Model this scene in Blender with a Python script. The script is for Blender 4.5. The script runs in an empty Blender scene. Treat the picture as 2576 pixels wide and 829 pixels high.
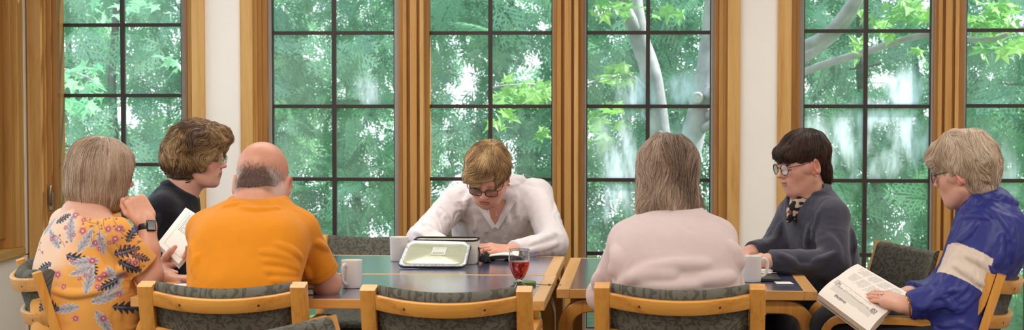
import bpy, bmesh, math, random
import numpy as np
from mathutils import Vector, Matrix, Euler
PI = math.pi
RNG = np.random.default_rng(7)
random.seed(7)
SC = bpy.context.scene
COL = SC.collection

# ------------------------------------------------------------------ camera
FPX, IW, IH = 4500.0, 2576, 829
CAMZ = 1.45
PITCH = math.atan(204.5 / FPX)
YAW = math.radians(4.35)
cam_rot = Euler((PI / 2 - PITCH, 0, YAW)).to_matrix()
CAMPOS = np.array([0, 0, CAMZ])
RCAM = np.array(cam_rot)

def ray(px, py):
    d = RCAM @ np.array([(px - 1288) / FPX, (414.5 - py) / FPX, -1.0])
    return d / np.linalg.norm(d)

def W(px, py, Y):
    """point of the room at depth Y that the photograph shows at (px, py)"""
    d = ray(px, py)
    return CAMPOS + d * (Y / d[1])

def G(px, py, z):
    d = ray(px, py)
    return CAMPOS + d * ((z - CAMZ) / d[2])

def proj(p):
    v = RCAM.T @ (np.asarray(p, float) - CAMPOS)
    return 1288 + FPX * v[0] / -v[2], 414.5 - FPX * v[1] / -v[2]

def unit(v):
    v = np.asarray(v, float)
    return v / (np.linalg.norm(v) + 1e-12)

# ------------------------------------------------------------------ tags
def tag(o, label=None, cat=None, group=None, kind=None):
    if label: o['label'] = label
    if cat: o['category'] = cat
    if group: o['group'] = group
    if kind: o['kind'] = kind
    return o

def empty(name, loc=(0, 0, 0), rz=0.0, label=None, cat=None, group=None, kind=None):
    o = bpy.data.objects.new(name, None)
    COL.objects.link(o)
    o.location = Vector([float(c) for c in loc]); o.rotation_euler = (0, 0, rz)
    o.empty_display_size = 0.1
    return tag(o, label, cat, group, kind)

def copy_tree(o, parent=None):
    c = o.copy(); COL.objects.link(c); c.parent = parent
    for ch in [x for x in bpy.data.objects if x.parent == o]:
        copy_tree(ch, c)
    return c

# ------------------------------------------------------------------ colours / materials
def lin(c):
    c = np.asarray(c, float) / 255.0
    return np.where(c <= 0.04045, c / 12.92, ((c + 0.055) / 1.055) ** 2.4)

def rgba(c):
    l = lin(c)
    return (float(l[0]), float(l[1]), float(l[2]), 1.0)

class NT:
    def __init__(self, name):
        self.m = bpy.data.materials.new(name)
        self.m.use_nodes = True
        self.t = self.m.node_tree
        self.t.nodes.clear()
        self.out = self.n('ShaderNodeOutputMaterial')
    def n(self, typ, **kw):
        nd = self.t.nodes.new(typ)
        for k, v in kw.items():
            if k.startswith('i_'):
                key = k[2:]
                key = int(key) if key.isdigit() else key.replace('_', ' ')
                nd.inputs[key].default_value = v
            else:
                setattr(nd, k, v)
        return nd
    def l(self, a, b):
        self.t.links.new(a, b)
    def math(self, op, a, b=None, clamp=False):
        nd = self.n('ShaderNodeMath', operation=op, use_clamp=clamp)
        for i, x in enumerate((a, b)):
            if x is None: continue
            if isinstance(x, (int, float)): nd.inputs[i].default_value = x
            else: self.l(x, nd.inputs[i])
        return nd.outputs[0]
    def vmath(self, op, a, b=None):
        nd = self.n('ShaderNodeVectorMath', operation=op)
        for i, x in enumerate((a, b)):
            if x is None: continue
            if isinstance(x, (tuple, list)): nd.inputs[i].default_value = x
            else: self.l(x, nd.inputs[i])
        return nd
    def mix(self, fac, a, b, blend='MIX'):
        nd = self.n('ShaderNodeMix', data_type='RGBA', blend_type=blend)
        for k, x in ((0, fac), (6, a), (7, b)):
            if isinstance(x, (int, float)): nd.inputs[k].default_value = x
            elif isinstance(x, tuple): nd.inputs[k].default_value = x
            else: self.l(x, nd.inputs[k])
        return nd.outputs[2]
    def ramp(self, fac, stops, interp='LINEAR'):
        nd = self.n('ShaderNodeValToRGB')
        cr = nd.color_ramp; cr.interpolation = interp
        while len(cr.elements) < len(stops): cr.elements.new(0.5)
        for e, (p, c) in zip(cr.elements, stops):
            e.position = p; e.color = c if len(c) == 4 else (*c, 1)
        self.l(fac, nd.inputs[0])
        return nd.outputs[0]
    def coords(self, kind='Object', scale=(1, 1, 1), loc=(0, 0, 0), rot=(0, 0, 0)):
        tc = self.n('ShaderNodeTexCoord')
        mp = self.n('ShaderNodeMapping')
        mp.inputs['Scale'].default_value = scale
        mp.inputs['Location'].default_value = loc
        mp.inputs['Rotation'].default_value = rot
        self.l(tc.outputs[kind], mp.inputs[0])
        return mp.outputs[0]
    def noise(self, vec, scale=5, detail=3, rough=0.5, dist=0.0):
        nd = self.n('ShaderNodeTexNoise')
        nd.inputs['Scale'].default_value = scale
        nd.inputs['Detail'].default_value = detail
        nd.inputs['Roughness'].default_value = rough
        nd.inputs['Distortion'].default_value = dist
        if vec is not None: self.l(vec, nd.inputs['Vector'])
        return nd.outputs['Fac']
    def bsdf(self, col, rough=0.5, spec=0.5, metal=0.0, bump=None, bstr=0.3, bdist=0.002, **kw):
        b = self.n('ShaderNodeBsdfPrincipled')
        for key, x in (('Base Color', col), ('Roughness', rough), ('Specular IOR Level', spec), ('Metallic', metal)):
            if isinstance(x, (int, float, tuple)): b.inputs[key].default_value = x
            else: self.l(x, b.inputs[key])
        for k, v in kw.items():
            b.inputs[k.replace('_', ' ')].default_value = v
        if bump is not None:
            bp = self.n('ShaderNodeBump')
            bp.inputs['Strength'].default_value = bstr
            bp.inputs['Distance'].default_value = bdist
            self.l(bump, bp.inputs['Height'])
            self.l(bp.outputs[0], b.inputs['Normal'])
        self.l(b.outputs[0], self.out.inputs[0])
        return b

def plain(name, col, rough=0.5, spec=0.5, metal=0.0, var=0.06, vs=12, bump=0.0, bs=200, **kw):
    t = NT(name)
    v = t.coords()
    n1 = t.noise(v, vs, 4)
    c = rgba(col)
    lo = tuple(x * (1 - var) for x in c[:3]) + (1,)
    hi = tuple(min(1, x * (1 + var)) for x in c[:3]) + (1,)
    colr = t.ramp(n1, [(0.3, lo), (0.7, hi)])
    bmp = t.noise(v, bs, 2) if bump else None
    t.bsdf(colr, rough, spec, metal, bump=bmp, bstr=bump, **kw)
    return t.m

def wood(name, light, dark, axis='Z', rough=0.4, scale=1.0, spec=0.4, coat=0.0):
    t = NT(name)
    s = {'X': (1.2, 22, 22), 'Y': (22, 1.2, 22), 'Z': (22, 22, 1.2)}[axis]
    s = tuple(k * scale for k in s)
    v = t.coords('Object', s)
    n1 = t.noise(v, 1.2, 5, 0.55, 0.6)
    n2 = t.noise(t.coords('Object', tuple(k * 6 for k in s)), 1.5, 2, 0.6)
    f = t.math('ADD', t.math('MULTIPLY', n1, 0.7), t.math('MULTIPLY', n2, 0.3))
    d = rgba(dark); l_ = rgba(light)
    m_ = tuple((a * .35 + b * .65) for a, b in zip(d, l_))
    col = t.ramp(f, [(0.32, d), (0.46, m_), (0.62, l_)])
    b = t.bsdf(col, rough, spec, bump=n2, bstr=0.08, bdist=0.001)
    b.inputs['Coat Weight'].default_value = coat
    b.inputs['Coat Roughness'].default_value = 0.2
    return t.m

# ------------------------------------------------------------------ mesh builder
class MB:
    def __init__(self):
        self.v = []; self.f = []; self.n = 0; self.mi = []
    def add(self, v, f, mi=0):
        v = np.asarray(v, float).reshape(-1, 3)
        self.v.append(v)
        for q in f: self.f.append(tuple(int(i) + self.n for i in q)); self.mi.append(mi)
        self.n += len(v)
        return self
    def box(self, lo, hi, M=None, mi=0):
        x0, y0, z0 = lo; x1, y1, z1 = hi
        v = np.array([[x0, y0, z0], [x1, y0, z0], [x1, y1, z0], [x0, y1, z0], [x0, y0, z1], [x1, y0, z1], [x1, y1, z1], [x0, y1, z1]], float)
        if M is not None: v = v @ np.asarray(M)[:3, :3].T + np.asarray(M)[:3, 3]
        return self.add(v, [(0, 3, 2, 1), (4, 5, 6, 7), (0, 1, 5, 4), (1, 2, 6, 5), (2, 3, 7, 6), (3, 0, 4, 7)], mi)
    def frame(self, x0, x1, z0, z1, wl, wr, wb, wt, y0, y1):
        """rectangular ring in the XZ plane from y0 to y1"""
        o = [(x0, z0), (x1, z0), (x1, z1), (x0, z1)]
        i = [(x0 + wl, z0 + wb), (x1 - wr, z0 + wb), (x1 - wr, z1 - wt), (x0 + wl, z1 - wt)]
        v = [(x, y, z) for y in (y0, y1) for (x, z) in o + i]
        f = []
        for k in range(4):
            j = (k + 1) % 4
            f += [(k, j, 4 + j, 4 + k), (8 + k, 12 + k, 12 + j, 8 + j), (k, 8 + k, 8 + j, j), (4 + k, 4 + j, 12 + j, 12 + k)]
        return self.add(v, f)
    def sweep(self, pts, prof, up=(0, 0, 1), closed=False, cap=True, scales=None):
        """profile [(a,b)..] (a along side, b along normal) carried along pts"""
        P = np.asarray(pts, float); n = len(P); up = np.asarray(up, float)
        prof = np.asarray(prof, float); k = len(prof)
        V = []
        for i in range(n):
            a = P[(i - 1) % n] if (closed or i > 0) else P[i]
            b = P[(i + 1) % n] if (closed or i < n - 1) else P[i]
            t = unit(b - a)
            s = np.cross(t, up)
            if np.linalg.norm(s) < 1e-4: s = np.cross(t, (1, 0, 0.001))
            s = unit(s); u = np.cross(s, t)
            sc = 1.0 if scales is None else scales[i]
            V.append(P[i] + sc * (prof[:, :1] * s + prof[:, 1:2] * u))
        F = []
        m = n if closed else n - 1
        for i in range(m):
            j = (i + 1) % n
            for c in range(k):
                d = (c + 1) % k
                F.append((i * k + c, i * k + d, j * k + d, j * k + c))
        if cap and not closed:
            F.append(tuple(range(k))[::-1]); F.append(tuple((n - 1) * k + c for c in range(k)))
        return self.add(np.concatenate(V), F)
    def tube(self, pts, r, n=8, scales=None, closed=False):
        a = np.linspace(0, 2 * PI, n, endpoint=False)
        return self.sweep(pts, np.c_[np.cos(a) * r, np.sin(a) * r], scales=scales, closed=closed, up=(0.13, 0.21, 0.97))
    def lathe(self, prof, n=40, c=(0, 0, 0), M=None):
        prof = np.asarray(prof, float)
        a = np.linspace(0, 2 * PI, n, endpoint=False)
        v = np.array([[r * math.cos(t), r * math.sin(t), z] for r, z in prof for t in a])
        if M is not None: v = v @ np.asarray(M)[:3, :3].T
        v = v + np.asarray(c, float)
        f = []
        for i in range(len(prof) - 1):
            for j in range(n):
                k = (j + 1) % n
                f.append((i * n + j, i * n + k, (i + 1) * n + k, (i + 1) * n + j))
        if prof[0, 0] > 1e-6: f.append(tuple(range(n))[::-1])
        if prof[-1, 0] > 1e-6: f.append(tuple((len(prof) - 1) * n + j for j in range(n)))
        return self.add(v, f)
    def build(self, name, mat, parent=None, bevel=0.0, smooth=False, seg=2, label=None, sub=0):
        me = bpy.data.meshes.new(name)
        V = np.concatenate(self.v) if self.v else np.zeros((0, 3))
        me.from_pydata(V.tolist(), [], self.f)
        mats = mat if isinstance(mat, (list, tuple)) else [mat]
        for m in mats: me.materials.append(m)
        if len(mats) > 1: me.polygons.foreach_set('material_index', self.mi)
        me.validate(); me.update()
        if smooth:
            me.polygons.foreach_set('use_smooth', [True] * len(me.polygons))
        o = bpy.data.objects.new(name, me); COL.objects.link(o)
        if parent is not None: o.parent = parent
        if bevel:
            b = o.modifiers.new('edge', 'BEVEL'); b.width = bevel; b.segments = seg
            b.limit_method = 'ANGLE'; b.angle_limit = math.radians(40)
            me.polygons.foreach_set('use_smooth', [True] * len(me.polygons))
            b.harden_normals = False
            try:
                me.set_sharp_from_angle(angle=math.radians(35))
            except Exception: pass
        if smooth == 'auto':
            me.set_sharp_from_angle(angle=math.radians(40))
        if sub:
            s = o.modifiers.new('sub', 'SUBSURF'); s.levels = sub; s.render_levels = sub
        if label: o['label'] = label
        return o

def fast_mesh(name, V, F, mat, parent=None, smooth=True, colors=None):
    """big mesh from arrays; F is (n,4) or (n,3) int array; colors per vertex (n,3) linear"""
    V = np.asarray(V, np.float32); F = np.asarray(F, np.int32)
    me = bpy.data.meshes.new(name)
    k = F.shape[1]
    me.vertices.add(len(V)); me.vertices.foreach_set('co', V.ravel())
    me.loops.add(F.size); me.loops.foreach_set('vertex_index', F.ravel())
    me.polygons.add(len(F))
    me.polygons.foreach_set('loop_start', np.arange(len(F), dtype=np.int32) * k)
    me.polygons.foreach_set('loop_total', np.full(len(F), k, np.int32))
    me.polygons.foreach_set('use_smooth', np.full(len(F), bool(smooth)))
    me.update(calc_edges=True)
    if colors is not None:
        at = me.color_attributes.new('Col', 'FLOAT_COLOR', 'POINT')
        c4 = np.ones((len(V), 4), np.float32); c4[:, :3] = colors
        at.data.foreach_set('color', c4.ravel())
    for m in (mat if isinstance(mat, (list, tuple)) else [mat]): me.materials.append(m)
    o = bpy.data.objects.new(name, me); COL.objects.link(o)
    if parent is not None: o.parent = parent
    return o

def rrect(w, h, r, n=4):
    """rounded rectangle profile, counter-clockwise"""
    out = []
    for cx, cy, a0 in ((w / 2 - r, h / 2 - r, 0), (-w / 2 + r, h / 2 - r, PI / 2), (-w / 2 + r, -h / 2 + r, PI), (w / 2 - r, -h / 2 + r, 1.5 * PI)):
        for k in range(n + 1):
            a = a0 + PI / 2 * k / n
            out.append((cx + r * math.cos(a), cy + r * math.sin(a)))
    return out

def bez(p0, p1, p2, n=10):
    t = np.linspace(0, 1, n)[:, None]
    p0, p1, p2 = map(lambda p: np.asarray(p, float), (p0, p1, p2))
    return (1 - t) ** 2 * p0 + 2 * t * (1 - t) * p1 + t ** 2 * p2

def spline(pts, n=8):
    """Catmull-Rom through pts"""
    P = np.asarray(pts, float)
    Q = np.vstack([2 * P[0] - P[1], P, 2 * P[-1] - P[-2]])
    out = []
    for i in range(1, len(Q) - 2):
        for t in np.linspace(0, 1, n, endpoint=False):
            a, b, c, d = Q[i - 1], Q[i], Q[i + 1], Q[i + 2]
            out.append(0.5 * (2 * b + (c - a) * t + (2 * a - 5 * b + 4 * c - d) * t * t + (3 * b - a - 3 * c + d) * t ** 3))
    out.append(P[-1])
    return np.array(out)
# ================================================================== SETTING
YW = 8.70                     # inner face of the window wall
m_wall = plain('painted_wall', (246, 240, 233), 0.85, 0.2, var=0.02, vs=3, bump=0.05, bs=160)
m_ceil = plain('ceiling_paint', (236, 232, 226), 0.9, 0.2, var=0.02)
m_oak = wood('oak_casing', (214, 170, 104), (182, 130, 68), 'Z', 0.42)
m_oakd = wood('oak_jamb', (180, 128, 66), (148, 100, 46), 'Z', 0.45)
m_oakm = wood('oak_mullion', (198, 148, 82), (166, 116, 58), 'Z', 0.42)
m_oakh = wood('oak_casing_flat', (214, 170, 104), (182, 130, 68), 'X', 0.42)
m_grey = plain('screen_track_grey', (156, 148, 142), 0.5, 0.4)
m_bar = plain('bronze_glazing_bar', (52, 42, 40), 0.45, 0.5)
m_steel = plain('window_lock_grey', (150, 140, 128), 0.35, 0.5, 0.6)
m_floor = plain('carpet_floor', (120, 116, 112), 0.95, 0.1, var=0.15, vs=60, bump=0.3, bs=400)

def X_at(px, Y): return W(px, 400, Y)[0]
def Z_at(py, Y, px=1288): return W(px, py, Y)[2]

YG = YW + 0.10                # glass plane of the main wall
def glass_mat(name, sunlit_dust=(), base=0.05):
    """clear pane with a faint film and, where listed, dust streaks with sun patches painted in: (x, z, rx, rz, tilt, strength) in object metres"""
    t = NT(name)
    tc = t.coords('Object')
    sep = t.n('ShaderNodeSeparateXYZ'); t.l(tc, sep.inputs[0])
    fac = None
    if sunlit_dust:
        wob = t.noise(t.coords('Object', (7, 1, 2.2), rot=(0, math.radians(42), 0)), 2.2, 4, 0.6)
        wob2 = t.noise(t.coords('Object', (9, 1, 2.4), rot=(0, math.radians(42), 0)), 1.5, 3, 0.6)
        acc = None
        for (x, z, rx, rz, a, s) in sunlit_dust:
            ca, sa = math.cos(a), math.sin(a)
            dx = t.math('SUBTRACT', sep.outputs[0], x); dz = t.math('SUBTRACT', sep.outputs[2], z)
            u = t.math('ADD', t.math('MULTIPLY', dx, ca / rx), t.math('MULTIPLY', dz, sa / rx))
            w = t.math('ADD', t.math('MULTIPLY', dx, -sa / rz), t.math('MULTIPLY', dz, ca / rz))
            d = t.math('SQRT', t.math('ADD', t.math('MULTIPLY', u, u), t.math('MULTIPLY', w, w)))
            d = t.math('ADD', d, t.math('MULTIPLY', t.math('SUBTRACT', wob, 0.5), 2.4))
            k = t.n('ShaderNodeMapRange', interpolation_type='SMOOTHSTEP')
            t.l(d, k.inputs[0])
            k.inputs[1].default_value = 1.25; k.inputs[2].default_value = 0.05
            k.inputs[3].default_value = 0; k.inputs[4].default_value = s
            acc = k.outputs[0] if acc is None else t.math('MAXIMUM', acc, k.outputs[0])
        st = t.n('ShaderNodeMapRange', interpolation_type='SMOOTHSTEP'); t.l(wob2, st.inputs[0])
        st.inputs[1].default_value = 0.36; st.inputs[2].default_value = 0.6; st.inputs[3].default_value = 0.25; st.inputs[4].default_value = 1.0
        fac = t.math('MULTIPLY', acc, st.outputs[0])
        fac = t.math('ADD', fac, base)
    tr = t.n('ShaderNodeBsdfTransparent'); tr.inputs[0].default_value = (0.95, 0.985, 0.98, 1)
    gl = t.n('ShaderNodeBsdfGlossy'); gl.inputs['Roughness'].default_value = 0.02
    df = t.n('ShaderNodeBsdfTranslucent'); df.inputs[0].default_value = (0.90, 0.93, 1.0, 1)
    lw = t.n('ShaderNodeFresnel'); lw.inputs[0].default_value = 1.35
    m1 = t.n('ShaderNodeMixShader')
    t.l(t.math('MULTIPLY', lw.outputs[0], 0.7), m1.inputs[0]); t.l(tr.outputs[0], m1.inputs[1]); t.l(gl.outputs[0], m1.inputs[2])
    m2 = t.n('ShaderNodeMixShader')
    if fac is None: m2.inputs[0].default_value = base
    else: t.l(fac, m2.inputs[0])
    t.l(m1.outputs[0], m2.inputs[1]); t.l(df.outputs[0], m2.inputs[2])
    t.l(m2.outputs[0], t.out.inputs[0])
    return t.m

WIN_TOP, WIN_BOT = 2.62, 0.245
BAR_PX = 10
def window_unit(idx, gx0, gx1, bar_rows, bar_col, Y, sunlit_dust=(), base=0.052, zb=WIN_BOT, fl=0.0, fr=0.0):
    """one glazed unit; gx0/gx1 pixel columns of the glass edges, bar_rows pixel rows of the glazing bars"""
    x0, x1 = X_at(gx0, Y), X_at(gx1, Y)
    cx = (x0 + x1) / 2
    t = empty('window_%d' % idx, (cx, Y, zb), kind='structure')
    hw = (x1 - x0) / 2; h = WIN_TOP - zb
    g = MB().box((-hw - .02, -0.003, -.02), (hw + .02, 0.003, h + .02)).build('pane', glass_mat('window_glass_%d' % idx, [(X_at(a, Y) - cx, Z_at(b, Y, a) - zb, c * Y / FPX, d * Y / FPX, e, s) for (a, b, c, d, e, s) in sunlit_dust], base), t)
    MB().frame(-hw - .022, hw + .022, -.03, h + .03, .022, .022, .03, .03, -0.03, 0.03).build('sash', m_grey, t, bevel=.002)
    MB().frame(-hw - .0, hw + .0, 0, h, .005, .005, .006, .006, -0.022, 0.012).build('glazing_bead', m_bar, t)
    bw = BAR_PX * Y / FPX / 2
    xc = X_at(bar_col, Y) - cx
    bars = MB().box((xc - bw, -0.016, 0), (xc + bw, 0.016, h))
    dz = (bar_rows[-1] - bar_rows[0]) / (len(bar_rows) - 1)
    rows = list(bar_rows) + [bar_rows[-1] + dz, bar_rows[0] - dz, bar_rows[0] - 2 * dz]
    for r in rows:
        z = Z_at(r, Y, (gx0 + gx1) / 2) - zb
        if 0.05 < z < h - .03: bars.box((-hw, -0.0155, z - bw * .9), (hw, 0.0155, z + bw * .9))
    bars.build('glazing_bar', m_bar, t)
    return t, x0, x1

YL = YG + 0.38                # the bay's left section stands a little farther out
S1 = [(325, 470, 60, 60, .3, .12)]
S4 = [(1610, 250, 62, 60, .5, .85), (1720, 225, 60, 45, .5, .75), (1560, 430, 52, 120, -.15, .8), (1640, 520, 60, 60, 0, .55), (1700, 380, 60, 90, .3, .5), (1520, 350, 30, 80, 0, .3)]  # bright spots paint dappled sunlight caught by a dusty screen
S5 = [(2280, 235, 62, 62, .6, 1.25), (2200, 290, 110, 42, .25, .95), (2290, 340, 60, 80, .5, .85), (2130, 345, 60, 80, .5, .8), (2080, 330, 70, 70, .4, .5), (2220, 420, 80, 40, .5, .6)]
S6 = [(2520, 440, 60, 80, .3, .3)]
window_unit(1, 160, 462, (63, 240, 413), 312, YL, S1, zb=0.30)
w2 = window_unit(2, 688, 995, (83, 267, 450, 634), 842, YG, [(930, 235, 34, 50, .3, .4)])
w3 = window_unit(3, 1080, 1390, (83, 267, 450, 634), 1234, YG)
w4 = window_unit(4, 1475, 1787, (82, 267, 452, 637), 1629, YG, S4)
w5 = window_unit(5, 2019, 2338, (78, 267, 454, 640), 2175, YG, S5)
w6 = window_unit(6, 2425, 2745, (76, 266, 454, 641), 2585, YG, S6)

# --- casings, jambs and mullions: stepped oak profiles, one trim object for each
trim_no = [0]
def trim(steps, z0, z1, name=None, mats=None):
    """vertical moulding: steps = [(px0, px1, y_front, y_back, mat)]"""
    trim_no[0] += 1
    t = empty('trim_%d' % trim_no[0], (0, 0, 0), kind='structure')
    for i, (a, b, yf, yb, m) in enumerate(steps):
        ya = yf
        MB().box((X_at(a, ya), yf, z0), (X_at(b, ya), yb, z1)).build('moulding', m, t, bevel=.003)
    return t
Z0, Z1 = 0.0, 2.75
F = YW
# left window, both sides
trim([(70, 105, F + .30, F + .46, m_oak), (105, 117, F + .33, F + .46, m_oakm), (117, 131, F + .345, F + .46, m_oakd), (131, 147, F + .365, F + .48, m_oakd)], Z0, Z1)
trim([(468, 474, F + .37, F + .48, m_oakd), (474, 486, F + .34, F + .47, m_oakm), (484, 516, F - .018, F + .46, m_oak)], Z0, Z1)
# triple window
trim([(605, 637, F - .018, F + .10, m_oak), (637, 648, F + .02, F + .12, m_oakm), (648, 660, F + .035, F + .12, m_oakd), (659, 674, F + .05, F + .13, m_oakd)], Z0, Z1)
def mullion(a, b, right=False):
    w = b - a
    e = [0, .14, .27, .38, .60, .70, .83, 1.0]
    d = [.05, .02, .04, .0, .03, .0, .045]
    mm = [m_oakd, m_oakm, m_oakd, m_oakm, m_oakm, m_oak, m_oakd]
    if w < 74:
        e = [0, .2, .34, .62, .74, 1.0]; d = [.05, .01, -.005, .02, .05]; mm = [m_oakd, m_oakm, m_oak, m_oakm, m_oakd]
    trim([(a + e[i] * w - .3, a + e[i + 1] * w + .3, F + d[i], F + .13, mm[i]) for i in range(len(d))], Z0, Z1)
mullion(1003, 1079)
mullion(1391, 1467)
trim([(1796, 1808, F + .05, F + .13, m_oakd), (1808, 1822, F + .03, F + .13, m_oakm), (1821, 1832, F + .015, F + .12, m_oakd), (1830, 1861, F - .018, F + .12, m_oak)], Z0, Z1)
F = YW
trim([(1955, 1990, F - .018, F + .12, m_oak), (1989, 2000, F + .02, F + .12, m_oakd), (1999, 2010, F + .045, F + .13, m_oakd)], Z0, Z1)
mullion(2348, 2423)
trim([(2745, 2765, F + .04, F + .13, m_oakd), (2765, 2800, F - .018, F + .13, m_oak)], Z0, Z1)
# aprons under the glass and heads over it
def apron(pa, pb, y0, zb, idx):
    trim_no[0] += 1
    t = empty('trim_%d' % trim_no[0], (0, 0, 0), kind='structure')
    MB().box((X_at(pa, y0), y0 - .03, zb - .075), (X_at(pb, y0), y0 + .10, zb - .032)).build('sill', m_oakh, t, bevel=.004)
    MB().box((X_at(pa, y0), y0 - .012, 0.0), (X_at(pb, y0), y0 + .10, zb - .075)).build('apron_board', m_oakh, t, bevel=.003)
    MB().box((X_at(pa, y0), y0 - .012, WIN_TOP + .03), (X_at(pb, y0), y0 + .10, 2.75)).build('head_board', m_oakh, t, bevel=.003)
apron(147, 474, YL - .04, 0.30, 0)
apron(672, 1003, YW + .06, WIN_BOT, 1); apron(1079, 1391, YW + .06, WIN_BOT, 2); apron(1467, 1797, YW + .06, WIN_BOT, 3)
apron(2009, 2349, YW + .06, WIN_BOT, 4); apron(2423, 2747, YW + .06, WIN_BOT, 5)

# --- walls
def struct(name, mb, m, bevel=0): return tag(mb.build(name, m, bevel=bevel), kind='structure')
H = 2.75
struct('wall_back_left', MB().box((X_at(515, YW), YW, 0), (X_at(606, YW), YW + .5, H)), m_wall)
struct('wall_back_right', MB().box((X_at(1860, YW), YW, 0), (X_at(1956, YW), YW + .25, H)), m_wall)
struct('wall_back_end', MB().box((X_at(2800, YW), YW, 0), (4.1, YW + .15, H)), m_wall)
XL = X_at(66, YW + .3)
# side wall with its own window
ys1 = YW - .02
sill_z = W(66, 620, YW + .2)[2]
struct('wall_left', MB().box((XL - .2, -3.0, 0), (XL, YW + .5, sill_z - .045)).box((XL - .2, -3.0, sill_z - .045), (XL, 5.6, H)).box((XL - .2, 5.6, 2.62), (XL, YW + .5, H)).box((XL - .2, YW + .24, sill_z - .05), (XL, YW + .5, H)), m_wall)
t7 = empty('window_7', (XL, 7.3, sill_z), kind='structure')
MB().box((-.13, -1.7, -.045), (.022, 1.62, 0.0)).build('sill', wood('oak_sill', (214, 168, 100), (180, 128, 66), 'Y', .4), t7, bevel=.004)
MB().box((-.13, 1.555, 0), (.012, 1.64, 1.9)).build('casing', m_oak, t7, bevel=.004)
MB().box((-.14, 1.50, 0), (-.006, 1.556, 1.9)).build('jamb', m_oakm, t7, bevel=.003)
MB().box((-.15, -1.7, 0), (-.05, 1.50, .06)).box((-.15, 1.42, .05), (-.04, 1.50, 1.9)).build('sash', m_oakd, t7, bevel=.003)
MB().box((-.15, .45, .05), (-.02, .52, 1.9)).build('mullion', m_oakm, t7, bevel=.003)
MB().box((-.10, -1.7, .06), (-.094, 1.43, 1.9)).build('pane', glass_mat('side_window_glass', base=.06), t7)
MB().box((-.13, -1.7, 1.86), (.012, 1.62, 1.94)).build('head', m_oakm, t7, bevel=.003)
XR = 4.1
struct('wall_right', MB().box((XR, -3.0, 0), (XR + .15, YW + .2, H)), m_wall)
struct('wall_front', MB().box((XL - .2, -3.15, 0), (XR + .15, -3.0, H)), m_wall)
struct('floor', MB().box((XL - .3, -3.15, -.1), (XR + .2, YW + .5, 0)), m_floor)
struct('ceiling', MB().box((XL - .3, -3.15, H), (XR + .2, YW + .42, H + .12)), m_ceil)
# window lock levers on the left casing
lk = empty('window_lock', W(130, 505, YW + .35), label='small grey window lock lever on the oak jamb at far left', cat='window lock')
MB().box((-.012, -.010, -.05), (.012, .0, .045)).build('escutcheon', m_steel, lk, bevel=.004)
MB().sweep([(0, -.008, -.02), (0, -.022, 0), (.002, -.026, .04), (.004, -.022, .085)], rrect(.016, .008, .003, 2), up=(1, 0, 0)).build('lever', m_steel, lk, smooth=True)

# ================================================================== OUTDOORS
def leaf_mat(name, c1, c2, trans=0.35, rough=0.38, spec=0.6):
    t = NT(name)
    a = t.n('ShaderNodeAttribute', attribute_name='Col')
    sep = t.n('ShaderNodeSeparateColor'); t.l(a.outputs[0], sep.inputs[0])
    col = t.mix(sep.outputs[0], rgba(c1), rgba(c2))
    b = t.n('ShaderNodeBsdfPrincipled'); t.l(col, b.inputs['Base Color'])
    b.inputs['Roughness'].default_value = rough; b.inputs['Specular IOR Level'].default_value = spec
    tl = t.n('ShaderNodeBsdfTranslucent'); t.l(col, tl.inputs[0])
    m = t.n('ShaderNodeMixShader'); m.inputs[0].default_value = trans
    t.l(b.outputs[0], m.inputs[1]); t.l(tl.outputs[0], m.inputs[2])
    t.l(m.outputs[0], t.out.inputs[0])
    return t.m
m_cedar = leaf_mat('cedar_foliage', (84, 146, 106), (172, 222, 174), .42, .22, 1.0)
m_maple = leaf_mat('maple_leaf', (112, 178, 82), (186, 226, 126), .5, .4)
m_maple2 = leaf_mat('maple_leaf_bluish', (110, 186, 136), (176, 226, 170), .5, .4)  # bluer green for the leaves of the leftmost maple
m_bark = plain('cedar_bark', (122, 112, 104), 0.9, 0.2, var=.35, vs=18, bump=.6, bs=40)
m_mbark = plain('maple_bark', (172, 168, 172), 0.85, 0.25, var=.3, vs=9, bump=.8, bs=30)

def diamond(p, d, n, L, w):
    """flat leaflet from p along d, in the plane with normal n"""
    s = np.cross(n, d)
    return [p, p + d * L * .45 + s * w, p + d * L, p + d * L * .45 - s * w]

def cedar_spray(rng):
    V = []
    nseg = 8
    n = np.array([0, 0, 1.0])
    for i in range(nseg):
        t = (i + .5) / nseg
        base = np.array([t, .03 * math.sin(t * 5 + rng.random()), -.22 * t * t])
        for sd in (-1, 1):
            L = (.46 * (1 - t) ** .8 + .13) * rng.uniform(.8, 1.15)
            a = sd * math.radians(rng.uniform(38, 55))
            d = unit([math.cos(a), math.sin(a), -.25 * t - .1])
            b0 = base + np.array([.04 * (sd > 0), 0, 0])
            V += diamond(b0, d, n, L, .025)
            k = 4
            for j in range(k):
                u = (j + .6) / k
                for s2 in (-1, 1):
                    a2 = a + s2 * math.radians(40)
                    d2 = unit([math.cos(a2), math.sin(a2), -.3])
                    V += diamond(b0 + d * L * u, d2, n, L * .44 * (1 - u * .6), .022)
    V += diamond(np.array([0, 0, 0.]), unit([1, 0, -.2]), n, 1.02, .018)
    return np.array(V)
SPRAYS = [cedar_spray(RNG) for _ in range(4)]

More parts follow.
